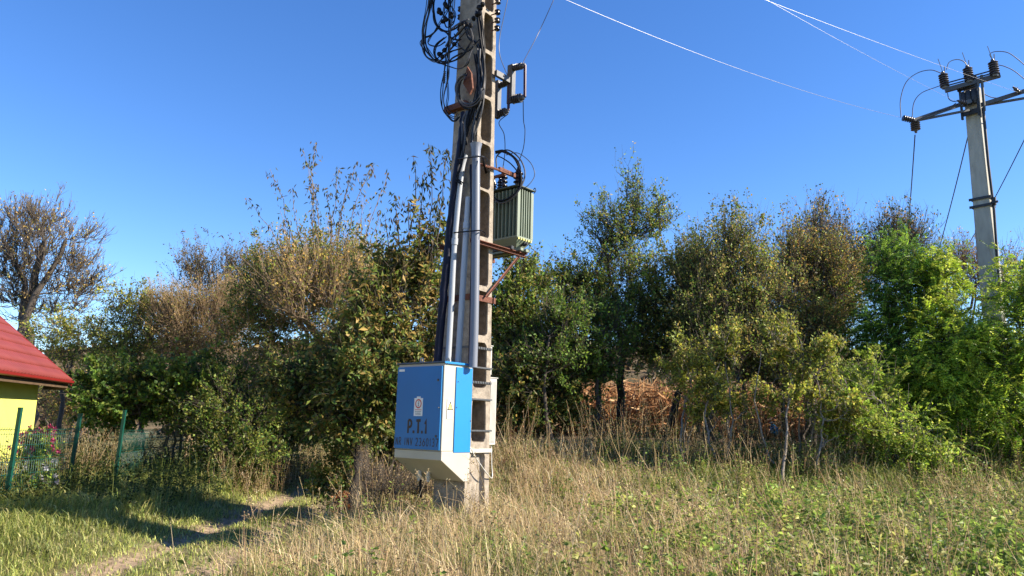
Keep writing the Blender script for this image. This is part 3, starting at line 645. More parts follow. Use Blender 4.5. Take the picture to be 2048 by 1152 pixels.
# rusty bits at the head
m_ = MB(); hh = onb(925, 209, -.24)[1]; m_.box(W, -.36, .06, -.27, -.17, hh-.045, hh+.045)
solo(m_, 'rusty_bracket', M['rust'], 'rusty channel bracket sticking out left of the pole under the cable coil', 'bracket', bevel=.004)
a0, h0 = onb(938, 165, -.26); m_ = MB(); m_.prism(lambda x, y, z: W(a0+x, -.26-z, h0+y), [(-.09, .0), (-.02, .24), (.06, .12), (.10, -.12), (.05, -.2)], 0, .03)
solo(m_, 'rusty_plate', M['rust'], 'orange rusty tilted plate on the pole face behind the cables', 'plate')
m_ = MB(); P0 = PB_pts3([(962, 320, -.26)])[0]; m_.tube([W(.26, -.2, onb(962, 320, -.26)[1]), W(.29, .45, 4.83)], .018, 6); m_.box(W, .26, .30, .25, .60, 4.80, 4.86)
solo(m_, 'cable_rack', M['rust'], 'short rusty rack arm holding the black cables over to the transformer', 'bracket')
# insulator rack on the upper right of the pole
for k, (px_, py_) in enumerate(((996, 12), (994, 32), (993, 48), (990, 62))):
    bb, hh = ona(px_-8, py_, wa(6.9)); t = thing('insulator', W(wa(7)+.01, bb, hh), 'small %s spool insulator on rusty hook, %s at upper right of pole' % (('grey', 'brown', 'grey', 'brown')[k], ('topmost', 'second from top', 'third from top', 'lowest')[k]), 'insulator', 'spool insulators on the pole head')
    p = W(wa(7)+.0, 0.05, hh); m_ = MB(); m_.tube([p, p+PA*.12+PBx*.02, p+PA*.13+PU*.03], .009, 6); m_.build('hook', M['rust'], t, True)
    m_ = MB(); m_.lathe(p+PA*.12-PU*.035, PU, [(0, .03), (.012, .045), (.025, .03), (.045, .03), (.058, .045), (.07, .03)], 12); m_.build('spool', M['gporc' if k % 2 == 0 else 'porc'], t, True)
# hooked insulator bits to the left of the head
for k, py_ in enumerate((8, 24, 46)):
    a, hh = onb(921, py_, -.2); t = thing('insulator', W(-wa(7), -.1, hh), 'dark spool insulator on the left edge of the pole head, %s of three' % ('top', 'middle', 'bottom')[k], 'insulator', 'spool insulators on the pole head')
    p = W(-wa(7), -.1, hh); m_ = MB(); m_.tube([p, p-PA*.06, p-PA*.07+PU*.03], .009, 6); m_.build('hook', M['rust'], t, True)
    m_ = MB(); m_.lathe(p-PA*.06-PU*.03, PU, [(0, .025), (.012, .035), (.025, .025), (.045, .025), (.058, .035), (.07, .025)], 12); m_.build('spool', M['porc'], t, True)
# ------------------------------------------------------------------ fuse frame
FR = thing('fuse_frame', W(.2, .3, 6.2), 'grey steel frame with brown fuses held off the right side of the pole', 'fuse holder')
bF = .75
def fp(px, py, bb=bF): a, hh = onb(px, py, bb); return W(a, bb, hh)
def fr_box(px0, py0, px1, py1, bb, t, parent, name, m='steel'):
    a0, h0 = onb(px0, py0, bb); a1, h1 = onb(px1, py1, bb); m_ = MB(); m_.box(W, min(a0, a1), max(a0, a1), bb-t, bb+t, min(h0, h1), max(h0, h1)); return m_.build(name, M[m], parent)
aF = .30
# horizontal arm along b, from the pole to the hanging channel
def qa(px, py, aa=aF): bb, hh = ona(px, py, aa); return W(aa, bb, hh), bb, hh
_, b1_, h1_ = qa(1024, 163); _, b0_, h0_ = qa(984, 170)
m_ = MB(); m_.box(W, aF-.03, aF+.02, .1, b1_, h1_-.05, h1_+.035); m_.build('arm', M['steel'], FR)
_, bc, ht = qa(1022, 130); _, _, hb2 = qa(1022, 208)
m_ = MB(); m_.box(W, aF-.05, aF+.045, bc-.02, bc+.015, hb2, ht); m_.build('hanging_channel', M['steel'], FR)
m_ = MB(); m_.box(W, aF+.025, aF+.045, bc+.0155, bc+.06, hb2, ht); m_.build('channel_web', M['steel'], FR)
for (pt, side) in ((ht-.06, 'top'), (hb2+.05, 'low')):
    p = W(aF+.05, bc+.0, pt); e = fp(1046, 148 if side == 'top' else 214, .78); ax = nrm(PA*.9-PU*.12)
    (sheds(p, ax, 5, .17, .04, .068 if side == 'low' else .052, .02)).build('insulator', M['gporc'], FR, True)
    q = p+ax*.2; m_ = MB(); m_.lathe(q-PU*.03, PU, [(0, .02), (.02, .03), (.05, .03), (.07, .015)], 10); m_.build('contact', M['alu'], FR, True)
    if side == 'top': QT = q
    else: QL = q
m_ = MB(); m_.tube([QT+PA*.02, QL+PA*.03], .023, 10); m_.build('fuse_tube', M['fuse'], FR, True)
# second set nearer the pole, partly hidden
off = PBx*(-.0)-PA*.0
_, bd, hd = qa(1000, 160, .2)
for hh_, r_ in ((ona(997, 160, .2)[1], .05), (ona(997, 218, .2)[1], .06)):
    p = W(.10, .42, hh_); sheds(p, PA, 4, .14, .035, r_, .02).build('insulator', M['gporc'], FR, True)
    m_ = MB(); m_.lathe(p+PA*.17-PU*.03, PU, [(0, .02), (.05, .028), (.07, .015)], 10); m_.build('contact', M['alu'], FR, True)
    if r_ == .05: ST = p+PA*.18
    else: SLo = p+PA*.18
m_ = MB(); m_.tube([ST, SLo], .022, 10); m_.build('fuse_tube', M['fuse'], FR, True)
m_ = MB(); m_.box(W, .03, .10, .38, .46, ona(997, 222, .2)[1]-.03, ona(997, 155, .2)[1]+.04); m_.build('mounting_channel', M['steel'], FR)
# ------------------------------------------------------------------ cables: transformer side
def cable(P_, r, m, label, group=None, name='cable', cat='cable', sub=8):
    m_ = MB(); m_.tube(spline(P_, sub), r, 6); return solo(m_, name, M[m], label, cat, group, smooth=True)
TB = [W(a, .72, th1+.42) for a in (.25, -.05, -.3)]
cable([QL-PU*.05, fp(1047, 240, .76), fp(1050, 262, .74), fp(1047, 295, .73), TB[0]], .006, 'black', 'thin black lead dropping from the outer fuse to the transformer')
cable([SLo-PU*.05, fp(998, 245, .5), fp(1008, 268, .6), fp(1010, 300, .68), TB[1]], .006, 'black', 'thin black lead dropping from the inner fuse beside the pole')
for k, (pk, r, m) in enumerate((([(966, 318, -.2), (972, 345, .1), (980, 385, .5), (1000, 402, .5), (1030, 388, .48), (1043, 360, .55), (1030, 318, .6), (1005, 303, .66), (992, 306, .7)], .017, 'black'),
        ([(975, 330, 0), (982, 370, .3), (990, 400, .48), (1010, 405, .47), (1035, 385, .48), (1050, 350, .55), (1040, 318, .66), (1015, 300, .7), (994, 312, .72), (993, 335, .7)], .011, 'gcable'),
        ([(991, 303, .6), (1010, 302, .6), (1035, 322, .6), (1041, 350, .58), (1036, 378, .5)], .014, 'black'),
        ([(1012, 310, .6), (1035, 306, .62), (1058, 322, .62), (1068, 340, .6), (1068, 355, .6), (1055, 372, .52), (1040, 378, .5)], .006, 'alu'),
        ([(996, 312, .66), (1008, 318, .62), (1024, 330, .6), (1038, 350, .56), (1036, 372, .5)], .009, 'black'))):
    cable(PB_pts3(pk), r, m, ('thick black cable looping down in front of the transformer', 'dark grey cable making the largest loop round the transformer bushings', 'black cable arching over the transformer bushings to its front', 'thin pale wire arching right of the transformer bushings', 'thin black cable between the transformer bushings')[k])
# ------------------------------------------------------------------ cables: the head of the pole
CBN = thing('cable_bundle', W(0, -.3, 6.5), 'black cable bundle running down the shaded face of the pole into the pipes', 'cables')
r4 = random.Random(4)
def jpt(pts, j): return [(x+r4.uniform(-j, j), y+r4.uniform(-j, j), b_+r4.uniform(-.02, .02)) for x, y, b_ in pts]
down = [[(955, 25, -.20), (962, 80, -.22), (966, 140, -.26), (962, 185, -.30), (948, 215, -.32), (935, 260, -.32), (922, 310, -.33), (912, 345, -.36)],
        [(960, 20, -.18), (966, 90, -.21), (968, 150, -.24), (964, 200, -.28), (955, 240, -.30), (945, 285, -.30)],
        [(930, 50, -.21), (940, 75, -.24), (955, 90, -.25), (964, 130, -.26), (965, 180, -.28), (955, 215, -.31), (948, 250, -.32), (942, 290, -.32)],
        [(940, 205, -.3), (934, 240, -.33), (930, 280, -.35), (920, 330, -.36), (915, 355, -.37), (925, 365, -.38)],
        [(958, 100, -.26), (962, 150, -.28), (958, 195, -.3), (930, 232, -.3), (922, 270, -.32), (916, 320, -.34)], [(950, 110, -.26), (957, 150, -.28), (950, 200, -.3), (938, 240, -.3), (930, 290, -.32)]]
for k in range(30):
    P_ = PB_pts3(jpt(down[k % 6], 3.5)); m_ = MB(); m_.tube(spline(P_, 6), r4.choice([.008, .011, .014]), 6); m_.build('cable', M[r4.choice(['black', 'black', 'gcable'])], CBN, True)
COI = thing('cable_coil', W(-.1, -.35, 6.0), 'coil of grey and black cable hung on the rusty bracket on the pole face', 'cables')
for k in range(9):
    cx, cy = 936+r4.uniform(-4, 5), 182+r4.uniform(-5, 5); rx, ry = 21+r4.uniform(-4, 4), 34+r4.uniform(-6, 3); P_ = []
    for q in range(22):
        a = math.radians(100+q*265/21); P_.append((cx+rx*math.cos(a)+(q*.35), cy-ry*math.sin(a), -.30-.01*k-.02*math.sin(a)))
    m_ = MB(); m_.tube(spline(PB_pts3(P_), 2), .009, 6); m_.build('cable_turn', M['gcable' if k % 3 else 'black'], COI, True)
# left hanging tangle
TG = thing('cable_tangle', W(-.5, -.35, 6.9), 'big tangle of black looping service cables hanging left of the pole head', 'cables')
tang = [[(868, -60), (858, 0), (848, 50), (845, 85), (850, 110), (865, 122), (880, 120), (900, 105), (925, 95)],
        [(872, -60), (862, 10), (850, 60), (852, 95), (872, 122), (895, 125), (925, 110), (945, 80)],
        [(860, -60), (855, 10), (845, 60), (852, 98), (868, 118), (880, 110), (893, 95), (915, 65), (930, 50)],
        [(870, -60), (862, 5), (849, 70), (860, 108), (878, 124), (900, 132), (920, 138), (935, 125), (945, 100), (958, 80)],
        [(890, -60), (868, 0), (868, 30), (875, 52), (890, 62), (905, 60), (925, 48)],
        [(880, -60), (866, 0), (870, 40), (880, 58), (892, 64), (905, 78), (920, 80)],
        [(918, -60), (905, 0), (890, 30), (872, 60), (858, 78), (860, 88), (875, 94), (890, 85)],
        [(900, -60), (898, 0), (898, 60), (896, 100), (890, 140), (883, 180), (884, 215), (900, 240), (912, 243), (918, 235)],
        [(905, -60), (902, 0), (900, 70), (896, 110), (894, 150), (896, 190), (893, 210), (905, 228), (915, 222)],
        [(912, -60), (906, 10), (903, 60), (898, 110), (895, 155), (888, 195), (896, 225), (910, 235), (916, 225)],
        [(850, 100), (842, 95), (840, 85), (848, 75), (862, 68), (878, 55)],
        [(895, -60), (892, 0), (888, 30), (893, 52), (905, 50), (910, 30), (900, 0), (898, -60)],
        [(925, 105), (905, 118), (895, 125), (880, 122), (868, 108), (872, 90), (890, 75)],
        [(918, 92), (905, 85), (896, 68), (905, 55), (920, 45), (935, 40)],
        [(938, 50), (945, 70), (944, 90), (936, 102), (925, 98), (915, 86), (908, 70)],
        [(930, 40), (925, 55), (912, 70), (900, 78), (890, 92)],
        [(935, 60), (918, 78), (905, 92), (893, 108), (880, 112)]]
for k, pk in enumerate(tang*2):
    j = 3.5 if k >= len(tang) else 1.5; P_ = PB_pts3([(x+r4.uniform(-j, j), y+r4.uniform(-j, j), -.34+r4.uniform(-.03, .03)) for x, y in pk]); m_ = MB(); m_.tube(spline(P_, 6), r4.choice([.006, .008, .012]), 6); m_.build('cable', M[r4.choice(['black', 'black', 'black', 'gcable'])], TG, True)
for k in range(26):
    x, y = r4.choice([(893, 10), (900, 30), (905, 20), (882, 24), (887, 40), (885, 88), (890, 100), (912, 88), (895, 0), (930, 42), (938, 50), (948, 38), (958, 30), (962, 12), (880, 112)])
    x += r4.uniform(-5, 5); y += r4.uniform(-5, 5); a, hh = onb(x, y, -.36); d = nrm([r4.gauss(0, 1), r4.gauss(0, .5), r4.gauss(0, 1)]); m_ = MB(); p = W(a, -.36, hh)
    m_.lathe(p-d*.035, d, [(0, .015), (.01, .03), (.035, .034), (.055, .026), (.07, .012)], 8); m_.build('cable_connector', M['black'], TG, True)
for (x, y0, y1) in ((888, 142, 168), (900, 78, 92), (897, 108, 120)):
    m_ = MB(); P_ = PB_pts3([(x+1.5, y0, -.37), (x, y1, -.37)]); n = 7; pr = []
    Lq = np.linalg.norm(P_[1]-P_[0])
    for i in range(n): pr += [(Lq*i/n, .012), (Lq*(i+.4)/n, .022 if y1-y0 > 20 else .013), (Lq*(i+.5)/n, .012)]
    m_.lathe(P_[0], P_[1]-P_[0], pr, 8); m_.build('anchor_clamp', M['steel'], TG, True)
# top cross-arms just above the frame where the overhead wires end
ARM = thing('crossarm', W(0, 0, 8.6), 'steel crossarm high on the concrete pole above the cable tangle', 'crossarm')
m_ = MB(); m_.box(W, -.9, .9, -.30, -.22, 8.35, 8.43); m_.box(W, -.9, .9, .22, .30, 8.35, 8.43); m_.build('arm', M['steel'], ARM)
m_ = MB(); m_.box(W, -.5, .9, -.26, -.20, 9.6, 9.68); m_.build('arm', M['steel'], ARM)

# ================================================================== SECOND POLE
PY2 = 17.0; g2 = at(1985, 600, PY2); x2 = g2[0]; 
th2 = math.radians(52)
def W2(a, b_, h): # local frame vertical pole: a right along face, b depth
    return np.array([x2+a*math.cos(th2)+b_*math.sin(th2), PY2-a*math.sin(th2)+b_*math.cos(th2), h])
A2 = np.array([math.cos(th2), -math.sin(th2), 0])
z2 = float(terrain(x2, PY2))-.2; H2 = at(1945, 178, PY2)[2]
P2o = thing('concrete_pole', (x2, PY2, z2), 'slim grey concrete pole with crossarms rising behind the bright green trees', 'utility pole')
def w2(h): return .195-.0075*(h-4.4)*1.0
m_ = MB(); rings = []
for h in np.linspace(z2, H2, 8):
    q = w2(h); r = q*.8; ch = .16
    rings.append([W2(x*q, y*r, h) for x, y in ((-1+ch, -1), (1-ch, -1), (1, -1+ch), (1, 1-ch), (1-ch, 1), (-1+ch, 1), (-1, 1-ch), (-1, -1+ch))])
V = [p for r in rings for p in r]; m_.add(V, [(i*8+k, i*8+(k+1) % 8, (i+1)*8+(k+1) % 8, (i+1)*8+k) for i in range(7) for k in range(8)]+[tuple(range(56, 64))]); m_.build('shaft', M['concrete2'], P2o)
for y in (399, 414, 598):
    h = at(1965, y, PY2)[2]; q = w2(h)+.012; r = q*.85; m_ = MB()
    m_.box(W2, -q-.05, q+.05, -r-.02, -r, h-.03, h+.03); m_.box(W2, q, q+.015, -r, r, h-.03, h+.03); m_.box(W2, -q-.015, -q, -r, r, h-.03, h+.03)
    if y == 414: m_.box(W2, q+.02, q+.18, -r-.02, -r+.01, h+.0, h+.05)
    m_.build('band', M['dsteel'], P2o)
def p2(px, py, Y=PY2): return at(px, py, Y)
def bar(p, q, w_, name, m, parent, t=None):
    d = nrm(q-p); s_ = nrm(np.cross(d, [0, 0, 1])); u = np.cross(s_, d); m_ = MB(); t = t or w_
    m_.hexa([c_+s_*a*w_/2+u*b_*t/2 for c_ in (p, q) for a, b_ in ((-1, -1), (1, -1), (1, 1), (-1, 1))]); return m_.build(name, M[m], parent)
Yf = PY2-.25
ea, eb = p2(1890, 181, Yf+.25), p2(2000, 150, Yf-.25)
bar(ea, eb, .09, 'upper_crossarm', 'steel', P2o, .11)
for o in (.10, .2): bar(p2(1897, 176-o*55, Yf+.2), p2(1988, 151-o*55, Yf-.2), .025, 'switch_rod', 'dsteel', P2o)
ins = []
for k, (x, y) in enumerate(((1890, 172), (1939, 160), (1990, 148))):
    b0 = p2(x, y+2, Yf+.25-.25*k); tpt = b0+np.array([-.03, 0, .42]); o = sheds(b0, tpt-b0, 6, .34, .06, .11, .03).build('insulator', M['gporc'], P2o, True)
    m_ = MB(); m_.tube([tpt, tpt+np.array([-.08, 0, .32])], .008, 5); m_.tube([tpt+np.array([.05, 0, -.05]), tpt+np.array([.06, 0, .12])], .012, 5); m_.build('horn', M['alu'], o)
    m_ = MB(); m_.lathe(b0-np.array([0, 0, .04]), [0, 0, 1], [(0, .07), (.05, .08), (.08, .05)], 10); m_.build('insulator_foot', M['alu'], o); ins.append(tpt)
# lower tapered double arm
la, lb, lc, ld = p2(1828, 241, 16.7), p2(1942, 206, 16.75), p2(1962, 210, 16.75), p2(2075, 178, 16.4)
for (p, q) in ((la, lb), (lc, ld)):
    bar(p, q+np.array([0, 0, .05]), .07, 'lower_crossarm', 'steel', P2o, .09); bar(p+np.array([0, .05, 0]), q+np.array([0, .1, -.14]), .05, 'arm_stay', 'steel', P2o, .05)
m_ = MB(); m_.box(W2, -.2, .2, -.24, -.2, H2-.72, H2-.6); m_.box(W2, -.24, .24, -.26, -.2, H2-.06, H2+.1); m_.box(W2, -.21, -.17, -.26, -.2, H2-.8, H2+.1); m_.box(W2, .16, .2, -.27, -.2, H2-.8, H2+.2); m_.build('head_bracket', M['dsteel'], P2o)
for x in (-.12, 0, .12):
    m_ = MB(); m_.lathe(W2(x, -.25, H2-.48), [0, 0, 1], [(0, .05), (.1, .075), (.28, .075), (.36, .05)], 10); m_.build('pole_cap_block', M['dsteel'], P2o, True)
m_ = MB(); m_.tube([p2(1955, 160, 16.6), p2(1962, 235, 16.7)], .02, 6); m_.tube([p2(1963, 150, 16.6), p2(1969, 222, 16.7)], .03, 6); m_.build('switch_linkage', M['steel'], P2o)
m_ = MB(); m_.tube([p2(1966, 215, 16.7), p2(1977, 330, 16.75), p2(1988, 420, 16.75), p2(2001, 610, 16.8), (p2(2006, 700, 16.9))], [.035, .03, .03, .025, .025], 6); m_.tube([p2(1988, 395, 16.74), p2(1989, 410, 16.74)], .045, 8); m_.build('operating_rod', M['dsteel'], P2o, True)
# end insulators
d_ = nrm(p2(1835, 243, 16.7)-p2(1806, 236, 16.7)); sheds(p2(1806, 236, 16.7), d_, 5, .26, .035, .075, .03).build('strain_insulator', M['gporc'], P2o, True)
sheds(p2(1830, 245, 16.7), [0.02, 0, -1], 4, .2, .05, .11, .03).build('strain_insulator', M['gporc'], P2o, True)
sheds(p2(1932, 207, 16.6), [-.9, 0, .3], 3, .16, .035, .06, .03).build('strain_insulator', M['gporc'], P2o, True)
sheds(p2(2040, 186, 16.4), [-.5, 0, .5], 3, .16, .035, .06, .03).build('strain_insulator', M['gporc'], P2o, True)
jl = [([(1802, 235), (1801, 200), (1812, 165), (1835, 146), (1862, 140), (1884, 147)], 'largest jumper arc left of the upper crossarm'), ([(1824, 236), (1828, 205), (1843, 186), (1870, 175), (1885, 170)], 'short inner jumper arc to the left end of the upper crossarm'),
      ([(1893, 140), (1898, 125), (1912, 119), (1926, 122), (1934, 131)], 'small jumper arc between the left and middle insulators'), ([(1984, 118), (1980, 108), (1992, 103), (2015, 105), (2035, 118), (2060, 140)], 'upper jumper arc leaving the right insulator'),
      ([(1998, 130), (2010, 133), (2030, 143), (2060, 168)], 'lower jumper arc leaving the right insulator'), ([(1834, 240), (1870, 225), (1895, 218), (1912, 206)], 'jumper lying along the left lower crossarm'),
      ([(1895, 186), (1898, 198), (1908, 203), (1918, 200)], 'short jumper hanging under the left end of the upper crossarm'), ([(1968, 188), (1985, 195), (2005, 195), (2040, 188)], 'sagging jumper above the right lower crossarm')]
for k, (pk, lb_) in enumerate(jl): cable([at(x, y, 16.65) for x, y in pk], .010, 'dwire' if k not in (2,) else 'alu', 'dark '*(k != 2)+lb_, name='jumper_cable', sub=5)
# ------------------------------------------------------------------ overhead wires
def wire(p, q, sag, r, m, label, n=24):
    pts = []
    for i in range(n+1):
        t = i/n; v = np.asarray(p)*(1-t)+np.asarray(q)*t; v = v-np.array([0, 0, 1])*sag*4*t*(1-t); pts.append(v)
    m_ = MB(); m_.tube(pts, r, 5); return solo(m_, 'overhead_wire', M[m], label, 'wire', 'overhead power lines', smooth=True), pts
E1 = W(.55, -.26, 8.40); E2 = W(.85, -.26, 8.43)
s1 = p2(1802, 235, 16.7); e1 = at(1020, -50, 10.3)
_, w1p = wire(s1, e1, .22, .0034, 'alu', 'white overhead wire, lowest one, ending at the left tip of the far pole crossarm')
s2 = p2(2040, 186, 16.4); e2 = at(1060, -190, 10.2)
_, w2p = wire(s2, e2, .10, .003, 'alu', 'white overhead wire passing in front of the far pole head')
s3 = p2(1912, 203, 16.6); e3 = at(1000, -320, 10.1)
_, w3p = wire(s3, e3, .15, .0026, 'alu', 'thin overhead wire, middle one, ending beside the far pole head')
cable([QT+PU*.03, QT+PU*.08, at(1075, 70, 10.7), at(1107, 0, 10.65), at(1150, -100, 10.8)], .006, 'dwire', 'dark tap wire rising to the right from the outer fuse', name='tap_wire')
cable([ST+PU*.03, at(998, 95, 10.4), at(1015, 0, 10.3), at(1024, -55, 10.3)], .006, 'alu', 'pale tap wire rising beside the pole from the inner fuse', name='tap_wire')
s4 = p2(1830, 270, 16.7); wire(s4, at(1800, 600, 30), .3, .014, 'dwire', 'dark line descending from the hanging insulator to behind the trees')
wire(p2(1936, 272, 17.2), at(1840, 620, 30), .2, .014, 'dwire', 'dark line descending from behind the far pole shaft')
wire(at(2110, 150, 16.5), at(1890, 560, 30), .3, .014, 'dwire', 'dark line crossing behind the far pole from the right edge')
wire(at(1880, 538, 40), at(2200, 524, 40), .1, .02, 'dwire', 'far dark cable level with the tops of the bright green trees')
wire(at(1880, 546, 40), at(2200, 533, 40), .1, .02, 'dwire', 'lower far cable behind the tops of the bright green trees')

# ================================================================== HOUSE
EC = at(140, 762, 16.5); Ed = nrm([.283, -.959, 0]); Nn = np.array([.959, .283, 0]); ez = EC[2]
def HF(u, v, z): return np.array([EC[0], EC[1], 0])+Ed*u-Nn*v+np.array([0, 0, z])   # u along eave to camera, v inward
HL, SL, RV = 9.0, math.radians(41), 3.0
HO = thing('house', HF(4, 2, float(terrain(EC[0], EC[1]-2))), 'small yellow house with red metal tile roof behind the green fence', 'house')
gz = -.3
m_ = MB(); hz = ez-.12
m_.hexa([HF(.62, .42, gz), HF(HL-.5, .42, gz), HF(HL-.5, 5.4, gz), HF(.62, 5.4, gz), HF(.62, .42, hz+.02), HF(HL-.5, .42, hz+.02), HF(HL-.5, 5.4, hz+.02), HF(.62, 5.4, hz+.02)])
for u in (.62, HL-.5-.2):   # gable triangles
    m_.add([HF(u, .5, hz+.02), HF(u, 5.3, hz+.02), HF(u, 2.9, hz+2.1), HF(u+.2, .5, hz+.02), HF(u+.2, 5.3, hz+.02), HF(u+.2, 2.9, hz+2.1)], [(0, 1, 2), (5, 4, 3), (0, 3, 4, 1), (1, 4, 5, 2), (2, 5, 3, 0)])
m_.build('wall', M['ywall'], HO)
m_ = MB(); m_.box(HF, .0, HL, .05, .42, hz+.022, hz+.04); m_.build('soffit', M['wood'], HO)
m_ = MB(); m_.box(HF, 0, HL, .03, .05, ez-.16, ez-.01); m_.box(HF, .0, .03, .05, .5, ez-.2, ez-.02); m_.build('fascia', M['wood'], HO)
m_ = MB(); gp = [(-.09, 0), (-.075, -.045), (-.04, -.065), (0, -.055), (.02, -.02), (.02, 0), (.008, -.0), (.008, -.018), (-.005, -.045), (-.04, -.052), (-.066, -.038), (-.078, 0)]
m_.prism(lambda x, y, z: HF(z, x, ez+.0+y), gp, -.02, HL); m_.build('gutter', M['rroof'], HO)
RF = thing('roof', (0, 0, 0), None, None); RF.location = (0, 0, 0); RF.parent = HO; 
def roofp(u, s, side): # s along the slope
    v = -.02+s*math.cos(SL); v = v if side == 0 else 2*RV-v; return HF(u, v, ez+.005+s*math.sin(SL))
SLN = (RV+.02)/math.cos(SL); nrow = int(SLN/.35)+1; du = .025; us = np.arange(0, HL+du, du); upn = np.array([0, 0, 1.])
RF.location = Vector((0, 0, 0))
for side in (0, 1):
    nvec = nrm(np.array([0, 0, 1])*math.cos(SL)+(Nn if side == 0 else -Nn)*math.sin(SL))
    for r_ in range(nrow):
        s0, s1_ = r_*.35, min((r_+1)*.35+.02, SLN); 
        if s0 >= SLN-.02: break
        wv = .016*np.cos(us*2*math.pi/.18); V = []; ts = ((s0, -.012, 1), (s0+.001, .03, 1), (s0+(s1_-s0)*.6, .008, 1), (s1_, .0, 1))
        for (s, lift, k) in ts:
            for u, w_ in zip(us, wv): V.append(roofp(u, s, side)+nvec*(lift+w_))
        n = len(us); i = np.arange(n-1); F = []
        for q in range(3): F.append(np.stack([q*n+i, q*n+i+1, (q+1)*n+i+1, (q+1)*n+i], 1))
        V = np.array(V)-parent_world(RF); o = link('tile_row', arr_mesh('tile_row', V, [np.concatenate(F)], None, False), M['roof'], RF)
m_ = MB(); m_.tube([roofp(-.02, SLN, 0)+upn*.0, roofp(HL, SLN, 0)+upn*.0], .07, 10); m_.build('ridge_cap', M['roof'], RF, True)
m_ = MB(); 
for side in (0, 1): m_.hexa([roofp(u, s, side)+np.array([0, 0, z]) for z in (-.10, .045) for (u, s) in ((-.035, -.02), (-.01, -.02), (-.01, SLN), (-.035, SLN))])
m_.build('verge_trim', M['rroof'], RF)
# window on the visible wall (only its far jamb enters the picture)
uu = 3.95
WN = MB(); z0_, z1_ = .9, 2.02
for (a0, a1, c0, c1) in ((uu, uu+.07, z0_, z1_), (uu+1.13, uu+1.2, z0_, z1_), (uu+.07, uu+1.13, z0_, z0_+.07), (uu+.07, uu+1.13, z1_-.07, z1_)): WN.box(HF, a0, a1, .37, .417, c0, c1)
wn = WN.build('window', M['wood'], HO); m_ = MB(); m_.box(HF, uu+.07, uu+1.13, .40, .412, z0_+.07, z1_-.07); m_.build('pane', M['glass'], wn)

# ================================================================== FENCE
fx = [(-7.86, 11.98), (-7.72, 13.35), (-7.56, 14.6), (-7.78, 17.9)]
FNC = thing('mesh_fence', (-7.8, 12, 0), 'green welded wire mesh garden fence on square posts left of the dirt track', 'fence')
fpos = [(-8.12, 9.4)]+fx
for i, (x, y) in enumerate(fpos):
    z = float(terrain(x, y)); hh = (1.55, 1.52, 1.42, 1.50, 1.5)[i]; lx = (0, .05, .09, .07, .0)[i]
    m_ = MB(); m_.hexa([np.array([x+sx*.026+lx*k, y+sy*.026, z-.1+(hh+.1)*k]) for k in (0, 1) for sx, sy in ((-1, -1), (1, -1), (1, 1), (-1, 1))]); o = m_.build('post', M['fgreen'], FNC)
    m_ = MB(); m_.box(lambda a, b_, c_: np.array([x+lx+a, y+b_, z+hh+c_]), -.029, .029, -.029, .029, 0, .02); m_.build('post_cap', M['fgreen'], o)
for i in range(len(fpos)-1):
    (x0, y0), (x1, y1) = fpos[i], fpos[i+1]; L_ = math.hypot(x1-x0, y1-y0); n = int(L_/.05); top_ = (1.18, 1.16, 1.05, 1.1)[i]
    if i == 2: continue
    A_ = Acc(); t = (np.arange(1, n)/n)[:, None]; zz = terrain(x0, y0)*(1-t)+terrain(x1, y1)*t; bs_ = np.concatenate([x0*(1-t)+x1*t, y0*(1-t)+y1*t, zz+.04], 1)
    nv = np.array([-(y1-y0), x1-x0, 0])/L_; P = np.stack([bs_+np.array([0, 0, hz_])+nv*e for hz_, e in ((0, 0), (.2, 0), (.225, .03), (.25, 0), (.65, 0), (.675, .03), (.7, 0), (top_-.07, 0), (top_-.05, .03), (top_, 0))], 1)
    A_.add(*tubes_arrays(P, np.full(P.shape[:2], .0042), 3))
    for hz_ in (.2, .25, .65, .7, top_-.1, top_-.03, .45, .9):
        P = np.array([[[x0, y0, terrain(x0, y0)+.04+hz_], [x1, y1, terrain(x1, y1)+.04+hz_]]]); A_.add(*tubes_arrays(P, np.full((1, 2), .005), 4))
    o = A_.obj('wire_mesh', M['fgreen'], FNC); o['kind'] = 'stuff'

# ================================================================== TREES
GR = 'trees and shrubs of the thicket'
tree('bare_tree', 'tall nearly leafless old pear tree rising behind the red roof', 'tree', 30, 24, [(60, 520, 24, 95, 110), (20, 480, 24, 80, 90), (100, 440, 24, 35, 60), (150, 520, 24, 45, 80), (140, 600, 24, 60, 50), (0, 580, 24, 90, 70), (175, 500, 24, 28, 60), (185, 570, 24, 30, 30)],
     n1=36, n2=260, n3=1900, n4=5000, leaves=4500, ll=.07, pal=[(.2, .13, .05), (.26, .18, .07), (.14, .10, .05), (.17, .16, .04)], r0=.26, twig=(.3, .75), upb=.8, fork=.95, tr=.012, trunks=3, spread=.5, bark='bark')
tree('leafy_shrub', 'low yellow-green fruit tree growing between the bare pear tree and the thicket', 'tree', 130, 22, [(120, 660, 22, 75, 45), (170, 690, 22, 70, 40)], n1=12, n2=110, n3=900, leaves=3200, pal=YELG+OLIVE, r0=.08, ll=.07, fork=.8, upb=.2, bark='bark')
tree('fruit_tree', 'yellow-green shrubby fruit tree with open top behind the fence posts', 'tree', 270, 21, [(265, 660, 21, 85, 55), (290, 620, 21, 50, 35), (215, 720, 21, 60, 50), (320, 700, 21, 80, 60)], n1=16, n2=160, n3=1400, n4=2000, leaves=13000, pal=YELG+OLIVE, spikes=110, spike=(0.3, 0.8), ll=.065, r0=.09, upb=.5)
